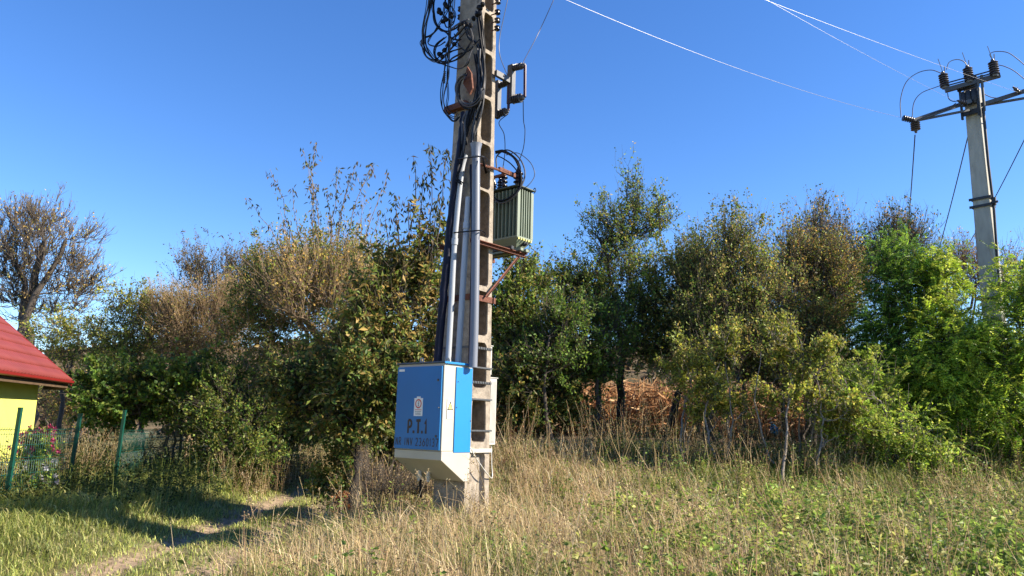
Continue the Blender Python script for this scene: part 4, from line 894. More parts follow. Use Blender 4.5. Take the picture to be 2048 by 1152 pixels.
tree('thorn_bush', 'brown twiggy thorn bush with few leaves, left of the sprouting tree', 'bush', 400, 20.5, [(395, 680, 20.5, 80, 90), (370, 640, 20.5, 55, 40), (450, 640, 20.5, 60, 80), (330, 620, 20.5, 30, 30)], n1=22, n2=240, n3=2600, n4=7000, leaves=9000, pal=BROWN+OLIVE[:2], spikes=160, spike=(0.4, 0.9), ll=.045, r0=.07, bark='twig_tan', upb=.5, trunks=3, tr=.007)
tree('plum_tree', 'dark purplish twiggy plum tree at the back left of the sprouting tree', 'tree', 440, 23, [(430, 570, 23, 75, 60), (400, 530, 23, 35, 40), (500, 560, 23, 70, 60), (450, 640, 23, 100, 60)], n1=20, n2=240, n3=2400, n4=4000, leaves=11000, pal=[(.07, .05, .035), (.1, .07, .04), (.05, .055, .03)], spikes=140, spike=(0.4, 1.0), ll=.055, r0=.1, upb=.5)
tree('grape_bush', 'dense dark green broad-leaved bush over the garden fence posts', 'bush', 320, 17.5, [(290, 780, 17.5, 105, 50), (380, 790, 17.5, 80, 70), (240, 800, 17.5, 60, 55)], n1=16, n2=170, n3=1300, leaves=17000, pal=DARK+GREEN+[(.08, .10, .03)], ll=.085, lw=.85, r0=.06, upb=.1, trunks=3)
tree('hedge_bush', 'dark glossy hedge along the left side of the track', 'bush', 520, 17, [(470, 850, 16.5, 95, 70), (560, 830, 17.5, 70, 80), (420, 790, 17.5, 80, 70), (500, 910, 15.8, 50, 40)], n1=20, n2=240, n3=2400, leaves=30000, pal=DARK+OLIVE[:3]+GREEN[:1], ll=.065, r0=.06, upb=.2, trunks=5)
tree('thicket_tree', 'broad olive-brown tree forming the middle of the thicket behind the sprouting shoots', 'tree', 790, 17.8, [(600, 620, 18.5, 120, 80), (640, 540, 18.3, 120, 60), (540, 570, 18.5, 70, 60), (720, 560, 18, 80, 70), (520, 680, 18, 90, 90), (640, 740, 17.5, 130, 80), (730, 680, 17, 90, 90)], n1=34, n2=460, n3=4600, n4=6000, leaves=52000, pal=OLIVE+BROWN[:1]+DARK[:1]+GREEN[:2], spikes=220, spike=(0.4, 1.0), ll=.06, r0=.14, upb=.45, trunks=3, bark='twig_tan')
tree('sprouting_tree', 'young tree with tall bare shoots ending in drooping leaf tufts above the thicket', 'tree', 750, 16.6, [(650, 610, 17, 90, 60), (600, 590, 17, 80, 70), (700, 560, 17, 60, 80)], n1=18, n2=140, n3=900, n4=2200, leaves=2200, pal=[(.09, .11, .03), (.14, .12, .04), (.2, .13, .05)], spikes=60, spike=(0.5, 1.2), ll=.07, r0=.07, upb=.9, bark='twig_tan', trunks=2, twig=(.4, 1.1),
     shoots=[(640, 600, 630, 288, 17, 80), (620, 600, 605, 300, 17, 45), (640, 590, 655, 380, 17, 35), (610, 590, 540, 338, 17, 45), (600, 600, 492, 395, 17, 32), (590, 620, 440, 470, 17, 18), (660, 580, 680, 335, 17, 55), (670, 580, 715, 322, 17, 50), (680, 580, 745, 325, 17, 75), (690, 590, 775, 345, 17, 35), (650, 590, 585, 375, 17, 22), (680, 590, 700, 350, 17, 40), (700, 600, 722, 400, 17, 30), (630, 590, 625, 360, 17, 60), (610, 600, 560, 420, 17, 14), (700, 590, 760, 420, 17, 30)])
tree('walnut_tree', 'brown-leaved walnut tree directly left of the conduits, tall shoots on top', 'tree', 820, 12.8, [(860, 520, 12.8, 40, 50), (810, 580, 12.8, 70, 50), (790, 650, 12.6, 105, 85), (830, 740, 12.4, 100, 70), (740, 720, 12.4, 80, 70)], n1=30, n2=300, n3=1500, leaves=13000, pal=WALN, ll=.115, lw=.4, r0=.11, upb=.45, droop=.5, twig=(.4, .9), trunks=2,
     shoots=[(850, 540, 862, 290, 12.8, 60), (820, 460, 826, 310, 12.8, 12), (870, 540, 893, 300, 12.8, 60), (840, 540, 845, 350, 12.8, 60), (820, 560, 815, 400, 12.8, 50), (790, 580, 770, 430, 12.8, 40), (860, 560, 875, 400, 12.8, 60), (800, 500, 790, 390, 12.8, 40), (900, 460, 905, 330, 12.8, 30)])
tree('dark_tree', 'dark-leaved roadside tree with black trunk leaning over the end of the track', 'tree', 702, 11.2, [(700, 800, 11.8, 75, 50), (760, 770, 11.8, 80, 60), (620, 780, 12.4, 80, 50), (640, 800, 12.6, 35, 20)], n1=22, n2=240, n3=2000, leaves=18000, pal=DARK+WALN[:3], ll=.085, lw=.5, bark='bark_dark', r0=.085, upb=.1, droop=.3)
tree('hedge_bush', 'dark bush closing the far end of the track', 'bush', 600, 27, [(640, 850, 27, 80, 50), (560, 850, 25, 70, 50), (720, 840, 24, 70, 50), (640, 780, 28, 120, 60)], n1=16, n2=160, n3=1800, leaves=20000, pal=DARK+OLIVE[:2], ll=.09, r0=.07, trunks=4)
tree('round_tree', 'dense green tree just right of the concrete pole behind the white boxes', 'tree', 1040, 16.5, [(1060, 610, 16.5, 70, 80), (1050, 700, 16.3, 75, 90), (1010, 640, 16.5, 50, 80), (1120, 720, 16.5, 60, 70), (1040, 560, 16.5, 40, 50)], n1=26, n2=280, n3=2600, leaves=22000, pal=GREEN+OLIVE, spikes=80, spike=(0.3, 0.6), ll=.075, r0=.09, upb=.4, trunks=2)
tree('undergrowth_bush', 'dark brown-green bush low behind the white boxes', 'bush', 1050, 15.6, [(1040, 790, 15.6, 70, 60), (1100, 800, 15.8, 55, 60)], n1=14, n2=140, n3=1500, leaves=15000, pal=DARK+WALN[:2], ll=.075, r0=.05, trunks=3, upb=.2)
tree('pear_tree', 'tallest tree right of the pole with airy pointed top and forked dark trunk', 'tree', 1240, 17.5, [(1262, 400, 17.5, 26, 50), (1300, 450, 17.5, 55, 45), (1230, 480, 17.5, 60, 60), (1250, 560, 17.5, 105, 70), (1230, 640, 17.3, 115, 70), (1150, 590, 17.2, 60, 70), (1180, 620, 17.5, 60, 70)], n1=34, n2=420, n3=3000, n4=5000, leaves=21000, pal=GREEN+OLIVE, spikes=160, spike=(0.3, 0.8), ll=.06, bark='bark_dark', r0=.11, upb=.5, trunks=2, spread=.25,
     shoots=[(1255, 420, 1258, 335, 17.5, 8), (1270, 430, 1285, 360, 17.5, 8), (1300, 430, 1350, 385, 17.5, 5), (1200, 470, 1150, 420, 17.5, 5)])
tree('pear_tree', 'tree with thick dark trunk between the pointed tree and the olive trees', 'tree', 1325, 16.8, [(1330, 640, 16.8, 80, 70), (1340, 690, 16.5, 80, 45), (1370, 560, 16.8, 50, 60)], n1=20, n2=200, n3=1800, leaves=14000, pal=DARK+OLIVE, spikes=80, spike=(0.3, 0.8), ll=.06, bark='bark_dark', r0=.10, upb=.4)
tree('olive_tree', 'olive-leaved wide tree left of the pale saplings', 'tree', 1450, 15.8, [(1470, 540, 15.8, 85, 80), (1440, 640, 15.6, 85, 90), (1510, 650, 15.6, 75, 100), (1460, 710, 15.3, 90, 50), (1400, 560, 16, 45, 80)], n1=30, n2=360, n3=3400, n4=4500, leaves=29000, pal=OLIVE+GREEN[:1]+[(.16, .13, .06)], spikes=200, spike=(0.5, 1.1), ll=.055, r0=.08, upb=.75, trunks=4, tr=.005, twig=(.4, .95))
tree('olive_tree', 'dusty olive tree right of centre, behind the pale saplings', 'tree', 1600, 16.5, [(1590, 560, 16.5, 70, 80), (1660, 590, 16.5, 75, 90), (1600, 690, 16, 90, 90), (1560, 740, 15.5, 80, 40)], n1=28, n2=340, n3=3000, n4=4500, leaves=28000, pal=OLIVE+BROWN[:2], spikes=200, spike=(0.5, 1.1), ll=.055, r0=.08, upb=.75, trunks=4, twig=(.4, .9))
tree('olive_tree', 'grey-green tree filling the gap between the thick-trunked tree and the wide olive tree', 'tree', 1400, 17.6, [(1395, 540, 17.6, 45, 70), (1400, 640, 17.6, 60, 80)], n1=16, n2=160, n3=1500, leaves=10000, pal=OLIVE+GREEN[:2], spikes=70, spike=(.4, .9), ll=.055, r0=.06, upb=.6, trunks=2)
tree('twiggy_tree', 'dark twiggy tree behind the olive trees, its spiky top against the sky', 'tree', 1640, 18.3, [(1640, 490, 18.3, 50, 50), (1680, 540, 18.3, 60, 60), (1600, 540, 18.3, 50, 50)], n1=20, n2=220, n3=1800, n4=3500, leaves=3500, pal=DARK+BROWN, spikes=120, spike=(0.5, 1.2), ll=.06, r0=.1, upb=.9, trunks=3, twig=(.4, 1.0))
tree('twiggy_tree', 'dark twiggy tree left of the bright green trees, leaning right', 'tree', 1770, 17.8, [(1790, 490, 17.8, 50, 35), (1750, 550, 17.8, 60, 60), (1830, 520, 17.8, 50, 40)], n1=16, n2=160, n3=1300, n4=2600, leaves=2600, pal=DARK+BROWN, spikes=90, spike=(0.5, 1.1), ll=.06, r0=.09, upb=.7, trunks=2, twig=(.4, .9))
tree('twiggy_tree', 'thin reddish twiggy tree standing behind the second pole', 'tree', 1960, 18.6, [(1930, 550, 18.6, 60, 45), (2020, 570, 18.6, 60, 50)], n1=14, n2=130, n3=1100, n4=2000, leaves=1500, pal=BROWN, spikes=80, spike=(0.4, 0.9), ll=.05, r0=.08, upb=.9, trunks=2, bark='bark_red')
tree('locust_tree', 'bright green locust tree with feathery leaves, leftmost of the three', 'tree', 1800, 15, [(1795, 570, 15, 60, 75), (1750, 680, 15, 50, 80), (1830, 680, 15, 80, 90), (1860, 580, 15, 35, 60), (1810, 780, 14.8, 90, 70)], n1=22, n2=240, n3=1500, leaves=3000, fronds=4800, pal=[(.065, .12, .025), (.05, .10, .025), (.12, .18, .03)], ll=.05, r0=.07, upb=.4, trunks=3)
tree('locust_tree', 'tall bright locust tree hiding the foot of the second pole', 'tree', 1930, 14.2, [(1900, 660, 14.2, 55, 65), (1900, 740, 14, 85, 80), (1950, 820, 13.8, 100, 80), (1970, 710, 14.4, 65, 60), (1890, 570, 14.6, 40, 55)], n1=22, n2=260, n3=1600, leaves=3000, fronds=5400, pal=BRIGHT, ll=.05, r0=.07, upb=.4, trunks=3)
tree('locust_tree', 'locust tree cut by the right edge, nearest of the three', 'tree', 2060, 13.5, [(2060, 720, 13.5, 72, 95), (2030, 850, 13.2, 80, 80), (2100, 620, 13.5, 80, 80), (2110, 800, 13.5, 80, 120), (2010, 590, 15, 30, 50)], n1=22, n2=240, n3=1500, leaves=2500, fronds=4300, pal=BRIGHT+[(.06, .11, .02)], ll=.05, r0=.07, upb=.4, trunks=3)
tree('locust_sapling', 'pale yellow-green sapling thicket in front of the left locust tree', 'bush', 1740, 13.2, [(1720, 790, 13.4, 70, 45), (1740, 860, 13.2, 80, 40), (1800, 900, 13, 70, 40), (1860, 930, 12.8, 60, 30)], n1=18, n2=150, n3=900, leaves=4500, fronds=1500, pal=[(.14, .19, .03), (.11, .16, .03), (.17, .18, .05)], ll=.06, r0=.025, upb=.3, trunks=6, bark='bark_grey')
for k, (px, yy, ty, lb) in enumerate(((1575, 12.9, 770, 'slender pale-stemmed sapling, tallest beside the leafy gap'), (1452, 13.4, 790, 'slender pale sapling below the left olive tree'), (1380, 13.8, 800, 'thin sapling in front of the corn stubble'), (1660, 12.8, 820, 'forked thin sapling left of the pale green thicket'))):
    tree('sapling', lb, 'sapling', px, yy, [(px+5, ty, yy, 60, 75), (px-10, ty-90, yy, 45, 60)], n1=9, n2=45, n3=260, leaves=4200, twig=(.12, .4), tr=.004, pal=OLIVE+YELG[:2], ll=.065, r0=.028, upb=.6, trunks=3, bark='bark_grey', fork=.5, group='thin saplings along the thicket edge')
for k, (px, yy, lb) in enumerate(((1110, 15.4, 'straight dark trunk with thin crown near the brown bush'), (1205, 16.2, 'crooked dark trunk tree left of the corn field gap'), (1640, 16.5, 'black-stemmed tree beside the blue bag'))):
    tree('young_tree', lb, 'tree', px, yy, [(px-5, 720, yy, 60, 50), (px+10, 660, yy, 45, 50)], n1=12, n2=90, n3=700, leaves=6000, pal=GREEN+DARK, ll=.065, r0=.07, upb=.4)
for k, (px, yy, lb) in enumerate(((150, 30, 'bare brown bush seen between the house and the dark grape bush'), (110, 34, 'small olive bush far behind the fence by the house wall'))):
    tree('brown_bush', lb, 'bush', px, yy, [(px+10, 800, yy, 50, 45)], n1=12, n2=120, n3=1400, n4=2500, leaves=5000, pal=BROWN+OLIVE, ll=.07, r0=.06, trunks=4, tr=.01)

# ================================================================== CORN FIELD and hill scrub
def scatter(n, x0, x1, y0, y1, mask=None):
    x = rng.uniform(x0, x1, n); y = rng.uniform(y0, y1, n)
    if mask is not None: k = rng.random(n) < mask(x, y); x, y = x[k], y[k]
    return np.stack([x, y, terrain(x, y)], 1)
TAN = [(.50, .29, .14), (.42, .21, .09), (.58, .38, .20), (.30, .15, .07)]
P0 = scatter(2600, -1, 16, 21.5, 27); n = len(P0); Hc = rng.uniform(1.1, 1.75, n)
A_ = Acc(); E0 = P0+np.stack([rng.normal(0, .12, n), rng.normal(0, .12, n), Hc], 1); P = paths(P0, E0, 4, .02, .01); V, F = tubes_arrays(P, np.linspace(.014, .006, 4)[None]*np.ones((n, 1)), 3); A_.add(V, F, np.repeat(pick(TAN, n), 12, 0))
for q in range(9):
    t = rng.uniform(.15, .95, (n, 1)); s = P0*(1-t)+E0*t; d = rng.normal(size=(n, 3)); d[:, 2] = rng.uniform(-1.2, .5, n); A_.add(*leaf_arrays(s, d, rng.uniform(.3, .6, n), rng.uniform(.03, .06, n), pick(TAN, n), .3, .1))
o = A_.obj('corn_field', M['corn']); tag(o, 'strip of dried orange-tan corn stalks seen through the tree trunks', 'corn', kind='stuff')
P0 = scatter(2600, -90, 60, 34, 130); n = len(P0); s_ = rng.uniform(.5, 1.6, n); A_ = Acc()
for q in range(16):
    d = rng.normal(size=(n, 3)); d[:, 2] = np.abs(d[:, 2])+.3; pp = P0+rng.normal(size=(n, 3))*s_[:, None]*.35; pp[:, 2] = P0[:, 2]+np.abs(pp[:, 2]-P0[:, 2]); A_.add(*leaf_arrays(pp, d, s_*.6, s_*.35, pick([(.12, .08, .04), (.07, .06, .025), (.05, .06, .02), (.16, .11, .06)], n), .5))
tag(A_.obj('hill_scrub', M['leaf']), 'brown scrub covering the far hillside', 'scrub', kind='stuff')

# ================================================================== GRASS and weeds
def blades(acc, P, H, wd, lean, col, dirb=None):
    n = len(P); ang = rng.uniform(0, 2*np.pi, n); d = np.stack([np.cos(ang), np.sin(ang), np.zeros(n)], 1); 
    if dirb is not None: d = d+dirb
    sd_ = np.stack([-np.sin(ang+rng.normal(0, .8, n)), np.cos(ang), np.zeros(n)], 1); H = H[:, None]; wd = np.asarray(wd)[:, None] if np.ndim(wd) else wd; lean = lean[:, None]
    up = np.array([0, 0, 1.])
    m_ = P+up*H*.55+d*H*lean*.25; t_ = P+up*H*(1-.25*lean)+d*H*lean
    V = np.stack([P-sd_*wd*.5, P+sd_*wd*.5, m_+sd_*wd*.4, m_-sd_*wd*.4, t_], 1).reshape(-1, 3); k = np.arange(n)*5
    acc.add(V, np.concatenate([np.stack([k, k+1, k+2], 1), np.stack([k, k+2, k+3], 1), np.stack([k+3, k+2, k+4], 1)]), np.repeat(col, 5, 0))
def offrut(x, y):
    xr = road_x(y); r_ = np.exp(-((np.abs(x-xr)-.52)/.29)**2); return 1-.97*r_*(.5+.6*vnoise(x, y, .5)).clip(0, 1)
LAWN = [(.30, .34, .07), (.38, .40, .10), (.21, .27, .055), (.46, .42, .16), (.15, .2, .05)]
A_ = Acc()
P0 = scatter(150000, -11, -1.8, 6.2, 22, lambda x, y: offrut(x, y)*np.where(y < 13, 1, .6)*np.where((x < -7.9) & (y > 13), .4, 1)); n = len(P0)
dx = np.abs(P0[:, 0]-road_x(P0[:, 1])); H = rng.uniform(.035, .09, n)*(1+1.3*sst((dx-1)/2)+1.2*vnoise(P0[:, 0], P0[:, 1], .6)*(dx > .9)); pch = vnoise(P0[:, 0], P0[:, 1], 1.0)[:, None]
colr = pick(LAWN, n)*(.75+.6*pch); blades(A_, P0, H, rng.uniform(.006, .011, n), rng.uniform(.3, 1.3, n), np.clip(colr, 0, 1))
P0 = scatter(26000, -9.5, -5.3, 10.5, 20, lambda x, y: sst((vnoise(x, y, .8)-.25)/.3)); n = len(P0); blades(A_, P0, rng.uniform(.2, .45, n), rng.uniform(.008, .014, n), rng.uniform(.5, 1.3, n), pick(LAWN, n))
tag(A_.obj('lawn_grass', M['grass']), 'short green grass on the verge and between the wheel tracks', 'grass', kind='stuff')
# rough field right of the track
STRAW = [(.53, .41, .21), (.63, .51, .29), (.42, .31, .16), (.70, .58, .37), (.52, .35, .22)]
FGR = [(.2, .25, .055), (.27, .32, .07), (.14, .19, .05), (.38, .36, .11), (.3, .35, .08)]
def inbank(x, y): return sst((x-(road_x(y)+.75))/.5)
def dryness(x, y):
    d = .62*vnoise(x, y, 1.4)+.38*vnoise(x, y, .45); d = d+.20*np.exp(-((x-.6)/2.2)**2)*(y > 6)-.21*sst((x-1.5)/2.5)+.06*(y > 9)-.05*(y < 6.5)
    return d
A_ = Acc()
P0 = scatter(130000, -4, 11, 5.0, 17, lambda x, y: inbank(x, y)*np.where(y > 14, .35, 1)*sst((dryness(x, y)-.30)/.3)*.9+.0); n = len(P0)
H = rng.uniform(.16, .5, n)*(1+.35*sst((9-P0[:, 1])/2)+.9*np.exp(-((P0[:, 0]-.5)/.9)**2-((P0[:, 1]-11.8)/1.2)**2))*(.45+.9*vnoise(P0[:, 0], P0[:, 1], .35))*(.55+.6*vnoise(P0[:, 0], P0[:, 1], .9))*(1-.45*sst((P0[:, 1]-8)/3)); blades(A_, P0, H, rng.uniform(.004, .008, n), rng.uniform(.05, 1.1, n)**1.2, pick(STRAW, n, .2))
P1 = scatter(16000, -3.5, 11, 8, 14.5, lambda x, y: inbank(x, y)*sst((vnoise(x, y, .7)-.3)/.3)); n = len(P1); blades(A_, P1, rng.uniform(.35, .62, n)*(.5+.7*vnoise(P1[:, 0], P1[:, 1], .9)), rng.uniform(.008, .014, n), rng.uniform(.3, 1.2, n), pick(STRAW, n, .15))
tag(A_.obj('dry_grass', M['dry']), 'pinkish tan dry grass covering the rough field', 'grass', kind='stuff')
A_ = Acc()
P0 = scatter(110000, -4, 11, 5.0, 15, lambda x, y: inbank(x, y)*(1-.8*sst((dryness(x, y)-.42)/.2))); n = len(P0)
H = rng.uniform(.12, .38, n)*(.7+.7*vnoise(P0[:, 0], P0[:, 1], .7)); blades(A_, P0, H, rng.uniform(.006, .012, n), rng.uniform(.3, 1.3, n), pick(FGR, n, .25), np.array([-.25, -.1, 0]))
tag(A_.obj('field_grass', M['grass']), 'rank green grass growing up through the dry field', 'grass', kind='stuff')
# forbs with leaves
def forbs(n, x0, x1, y0, y1, hr, nl, ll, pal, stemc, mask, name, label, lw=.5, br=0):
    P0 = scatter(n, x0, x1, y0, y1, mask); n = len(P0); H = rng.uniform(*hr, n); E0 = P0+np.stack([rng.normal(0, .13, n)*H/.5, rng.normal(0, .13, n), H], 1); A_ = Acc(); P = paths(P0, E0, 4, .04, .02)
    V, F = tubes_arrays(P, np.linspace(.004, .0018, 4)[None]*np.ones((n, 1)), 3); A_.add(V, F, np.repeat(pick(stemc, n, .2), 12, 0)); col = pick(pal, n, .15)
    for q in range(nl):
        t = rng.uniform(.15, 1, (n, 1))*2.999; j = t.astype(int)[:, 0]; f = t-j[:, None]; s = P[np.arange(n), j]*(1-f)+P[np.arange(n), j+1]*f
        d = rng.normal(size=(n, 3)); d[:, 2] = rng.uniform(-.3, .7, n); L = rng.uniform(.5, 1.2, n)*ll; A_.add(*leaf_arrays(s+rng.normal(size=(n, 3))*.02, d, L, L*lw, np.clip(col*(1+rng.normal(0, .2, (n, 1))), .004, .9), 1.0))
    tag(A_.obj(name, M['leaf']), label, 'weeds', kind='stuff')
wm = lambda x, y: inbank(x, y)*(1-.85*sst((dryness(x, y)-.40)/.15))*sst((vnoise(x, y, .5)-.25)/.3)*(.35+.65*sst((x+.5)/3))
forbs(6000, -3.5, 11, 4.8, 14, (.2, .62), 16, .062, [(.18, .26, .045), (.25, .32, .065), (.13, .2, .04), (.3, .3, .09)], STRAW+FGR[:1], wm, 'green_weeds', 'leafy green weeds filling the right foreground')
forbs(4200, .3, 11, 4.4, 11, (.2, .5), 20, .085, [(.24, .34, .055), (.33, .42, .08), (.18, .27, .05), (.4, .4, .11)], STRAW+FGR[:1], lambda x, y: sst((x-.3)/2.5)*sst((vnoise(x+3, y, .55)-.35)/.2), 'lush_weeds', 'fresh green broad-leaved weeds in the near right foreground')
forbs(2600, -3.5, 11, 4.8, 13.5, (.35, .85), 14, .03, [(.25, .17, .1), (.32, .24, .14), (.18, .12, .07), (.12, .13, .04)], STRAW, lambda x, y: inbank(x, y)*sst((vnoise(x+9, y, .6)-.35)/.3), 'seedy_weeds', 'dry brown weeds with small seed heads', .6)
forbs(900, -8.8, -5.2, 11.5, 20, (.3, .8), 18, .06, DARK+GREEN, FGR, lambda x, y: 1+0*x, 'verge_weeds', 'dark green weeds along the foot of the fence')
forbs(1500, -12, -7.9, 11, 20, (.4, 1.1), 16, .06, OLIVE+BROWN, STRAW, lambda x, y: 1+0*x, 'garden_weeds', 'overgrown garden plants behind the mesh fence')
forbs(700, -5.8, -4.7, 14.5, 22, (.3, .8), 16, .05, YELG+BROWN, STRAW, lambda x, y: 1+0*x, 'verge_scrub', 'yellowed weeds at the left edge of the track')
forbs(1500, -2.5, 10, 12.5, 15.5, (.4, 1.1), 14, .05, OLIVE+BROWN+GREEN[:1], STRAW, lambda x, y: sst((vnoise(x, y, 1.2)-.4)/.2), 'edge_scrub', 'mixed scrub along the foot of the thicket')
P0 = scatter(26000, -3, 11, 12.3, 20, lambda x, y: inbank(x, y)); n = len(P0); P0[:, 2] += rng.uniform(.0, .03, n); d = rng.normal(size=(n, 3)); d[:, 2] *= .3; A_ = Acc()
L = rng.uniform(.04, .10, n); A_.add(*leaf_arrays(P0, d, L, L*.6, pick([(.2, .12, .07), (.28, .17, .10), (.13, .08, .05)], n), 3)); tag(A_.obj('leaf_litter', M['dry']), 'brown fallen leaves on the ground under the trees', 'leaf litter', kind='stuff')
# individual tall dry stalks
def stalk(px, py, Y, h, lean, label, k, side=6, col=STRAW, seeds=40, grp='tall dry weed stalks'):
    b0 = at(px, py, Y); b0[2] = float(terrain(b0[0], Y))-.02; t = thing('weed_stalk', b0, label, 'weed', grp); e = b0+np.array([lean*h, rng.normal()*.1, h]); P = paths(b0[None], e[None], 8, .05, .012)
    A_ = Acc(); R = np.linspace(.0055, .002, 8)[None]; A_.add(*tubes_arrays(P, R, 5)); sp = []
    for q in range(side):
        i = rng.integers(2, 8); s = P[0, i]; d = nrm([rng.normal(), rng.normal(), 1.1]); ee = s+d*rng.uniform(.08, .28)*h; p_ = paths(s[None], ee[None], 8, .05, .02); A_.add(*tubes_arrays(p_, R*.5, 4)); sp.append(p_[0])
    c_ = col[k % len(col)]; A_.C = [np.tile(np.array(c_)*.8, (A_.n, 1))]; A_.obj('stem', M['dry'], t)
    if seeds:
        B_ = Acc(); pp = np.concatenate([s[4:] for s in sp]+[P[0, 5:]]); i = rng.integers(0, len(pp), seeds); B_.add(*leaf_arrays(pp[i]+rng.normal(size=(seeds, 3))*.012, rng.normal(size=(seeds, 3)), .022, .012, pick(col, seeds), 0)); B_.obj('seed_heads', M['dry'], t)
    return t
spec = [(492, 1150, 8.2, .62, .0, 'bare branching dry stalk standing before the right wheel track'), (425, 1150, 8.3, .34, -.25, 'leaning pale twig at the left end of the dry stalks'), (445, 1150, 8.2, .25, .02, 'short straight dry stem next to the leaning pale twig'), (520, 1150, 8.0, .62, .25, 'tall dry stem leaning right above the track edge'),
        (560, 1150, 7.9, .95, -.45, 'long thin weed leaning far left in front of the track'), (620, 1100, 8.6, .7, .1, 'dry stalk on the bank left of the rusty leaves'), (650, 1100, 8.8, .6, .05, 'short brown stalk beside the rusty leaves'),
        (1010, 1150, 7.0, 1.0, -.1, 'tall upright dry stalk right of the pole foot'), (1140, 1150, 6.6, 1.0, .2, 'dark thin stalk in the tan grass'), (1190, 1150, 6.4, 1.1, -.4, 'long bowed stalk crossing the tan grass'), (1330, 1150, 6.6, .9, -.3, 'long bleached stalk leaning left over the field'),
        (1440, 1150, 6.2, .9, .1, 'upright dry stalk in the green weeds'), (1560, 1150, 6.0, .8, .35, 'dry stalk leaning right in the middle of the green weeds'), (1700, 1150, 6.2, .95, -.1, 'tall thin stalk below the pale saplings'), (1850, 1150, 6.0, .9, .1, 'dry stalk below the locust saplings'), (1960, 1150, 5.8, .85, .05, 'dry stalk near the right edge of the field'),
        (900, 1150, 7.4, .9, .15, 'dry stalk rising in front of the pole foot'), (940, 1150, 7.6, 1.1, .02, 'thin dark straight stem right before the pole flange'), (780, 1150, 7.6, .8, .4, 'dry stalk leaning right below the cabinet'), (1260, 1120, 7.5, 1.0, .1, 'brown stalk in the middle of the tan grass')]
for k, (px, py, yy, h, ln, lb) in enumerate(spec): stalk(px, py, yy, h, ln, lb, k)
# brown branching dry shrub left of the cabinet
t = tree('dry_shrub', 'leafless brown branching weed shrub under the left side of the cabinet', 'bush', 800, 10.9, [(760, 960, 11.0, 55, 40), (810, 970, 10.8, 45, 30), (730, 930, 11.2, 30, 30), (850, 975, 10.7, 30, 25)], n1=16, n2=120, n3=900, n4=1500, leaves=2500, ll=.018, lw=.7, pal=[(.14, .10, .08), (.2, .15, .11)], r0=.012, trunks=7, bark='bark', upb=.6, twig=(.08, .25), tr=.0028, fork=.2, leafjit=.01, spread=.6)
tree('dead_plant', 'upright plant with curled rust-brown dead leaves beside the wooden post', 'plant', 688, 10.9, [(688, 1010, 10.9, 16, 40)], n1=4, n2=14, n3=60, leaves=420, ll=.06, lw=.5, pal=[(.17, .07, .035), (.14, .06, .035), (.22, .11, .06)], r0=.008, trunks=3, upb=.5, twig=(.03, .1), tr=.002, droop=1.0, leafjit=.015, bark='bark_red')
tree('bramble', 'dark bramble patch on the bank between the track and the cabinet', 'bush', 740, 12.6, [(690, 940, 12.4, 40, 45), (770, 900, 12.8, 80, 55), (720, 890, 13, 50, 40), (640, 990, 12.4, 25, 25), (830, 930, 12.4, 40, 40)], n1=16, n2=130, n3=1100, leaves=11000, pal=DARK+WALN[:2], ll=.06, r0=.02, trunks=5, upb=.3, twig=(.15, .4), tr=.003)
# weathered wooden post
b0 = at(712, 1010, 11.9); z_ = float(terrain(b0[0], b0[1])); tp = at(724, 853, 11.9); m_ = MB()
m_.tube([np.array([b0[0]-.02, b0[1], z_-.1]), b0*.5+tp*.5, tp], [.06, .055, .05], 9); solo(m_, 'wooden_post', M['gwood'], 'weathered grey wooden fence post leaning in the brambles left of the cabinet', 'post', smooth=True)
# blue bag
p = at(1552, 858, 16.2); m_ = MB(); m_.lathe(p-np.array([0, 0, .12]), [-.35, .1, 1], [(0, .03), (.05, .09), (.12, .10), (.2, .05), (.24, .02), (.28, .05)], 7); solo(m_, 'plastic_bag', M['bluebag'], 'small crumpled blue plastic bag caught at the foot of the trees', 'bag')
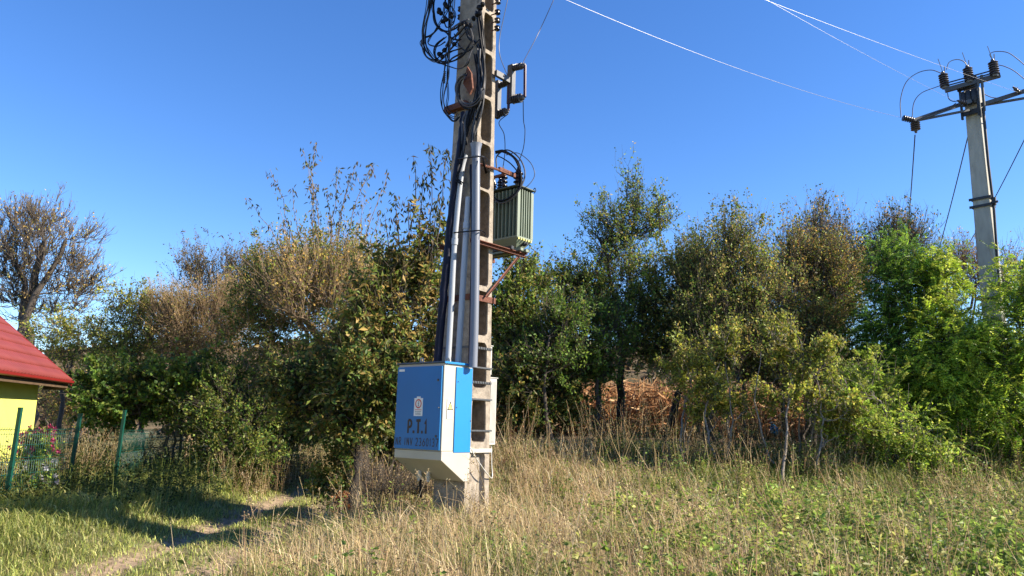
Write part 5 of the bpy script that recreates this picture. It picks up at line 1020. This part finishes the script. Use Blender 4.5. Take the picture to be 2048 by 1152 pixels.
# flowers: magenta bush, asters
def flower_bush(px, py, Y, rx, ry, n, col, label, leaves=1600):
    def ex(root, P3, lf):
        i = rng.integers(0, len(P3), n); c_ = P3[i, -1]+rng.normal(size=(n, 3))*.03; B_ = Acc()
        for q in range(9):
            a = 2*np.pi*q/9; d = np.stack([np.cos(a)+rng.normal(0, .15, n), rng.normal(-.4, .2, n), np.sin(a)+rng.normal(0, .15, n)], 1); B_.add(*leaf_arrays(c_, d, .06, .028, pick(col, n, .15), .2))
        B_.obj('blossoms', M['petal'], root)
    return tree('flower_bush', label, 'flowers', px, Y, [(px, py, Y, rx, ry)], n1=8, n2=40, n3=200, leaves=leaves, pal=GREEN+YELG[:1], ll=.06, r0=.012, trunks=4, upb=.6, twig=(.1, .3), tr=.003, extra=ex)
flower_bush(75, 900, 12.9, 32, 28, 60, [(.42, .04, .14), (.34, .03, .1), (.5, .1, .2)], 'magenta flowering plant leaning over the mesh fence by the yellow wall')
flower_bush(65, 950, 12.9, 40, 35, 60, [(.6, .6, .62), (.5, .45, .6)], 'pale lilac flowering plant below the magenta flowers')
b0 = at(962, 1136, 7.6); t = thing('aster', (b0[0], b0[1], float(terrain(b0[0], b0[1]))), 'lilac aster flower head at the bottom edge below the pole', 'flower'); A_ = Acc(); zg = float(terrain(b0[0], b0[1]))
P = paths(np.array([[b0[0], b0[1], zg]]), b0[None], 5, .03, .01); V, F = tubes_arrays(P, np.full((1, 5), .003), 4); A_.add(V, F, np.tile([.1, .14, .04], (len(V), 1))); A_.obj('stem', M['grass'], t); B_ = Acc()
for (ox, oz) in ((-.02, 0), (.03, .02), (.0, -.05), (.04, -.06), (-.04, .03)):
    c_ = np.tile(b0+np.array([ox, rng.normal()*.02, oz]), (16, 1)); a = np.linspace(0, 2*np.pi, 16, endpoint=False); B_.add(*leaf_arrays(c_, np.stack([np.cos(a), np.full(16, -.2), np.sin(a)], 1), .026, .009, pick([(.6, .45, .7), (.7, .6, .75)], 16, .1), 0))
B_.obj('petals', M['petal'], t)
for o in bpy.data.objects:
    if o.name.split('.')[0] in ('seed_heads', 'petals', 'blossoms', 'crown', 'branches'): o['kind'] = 'stuff'
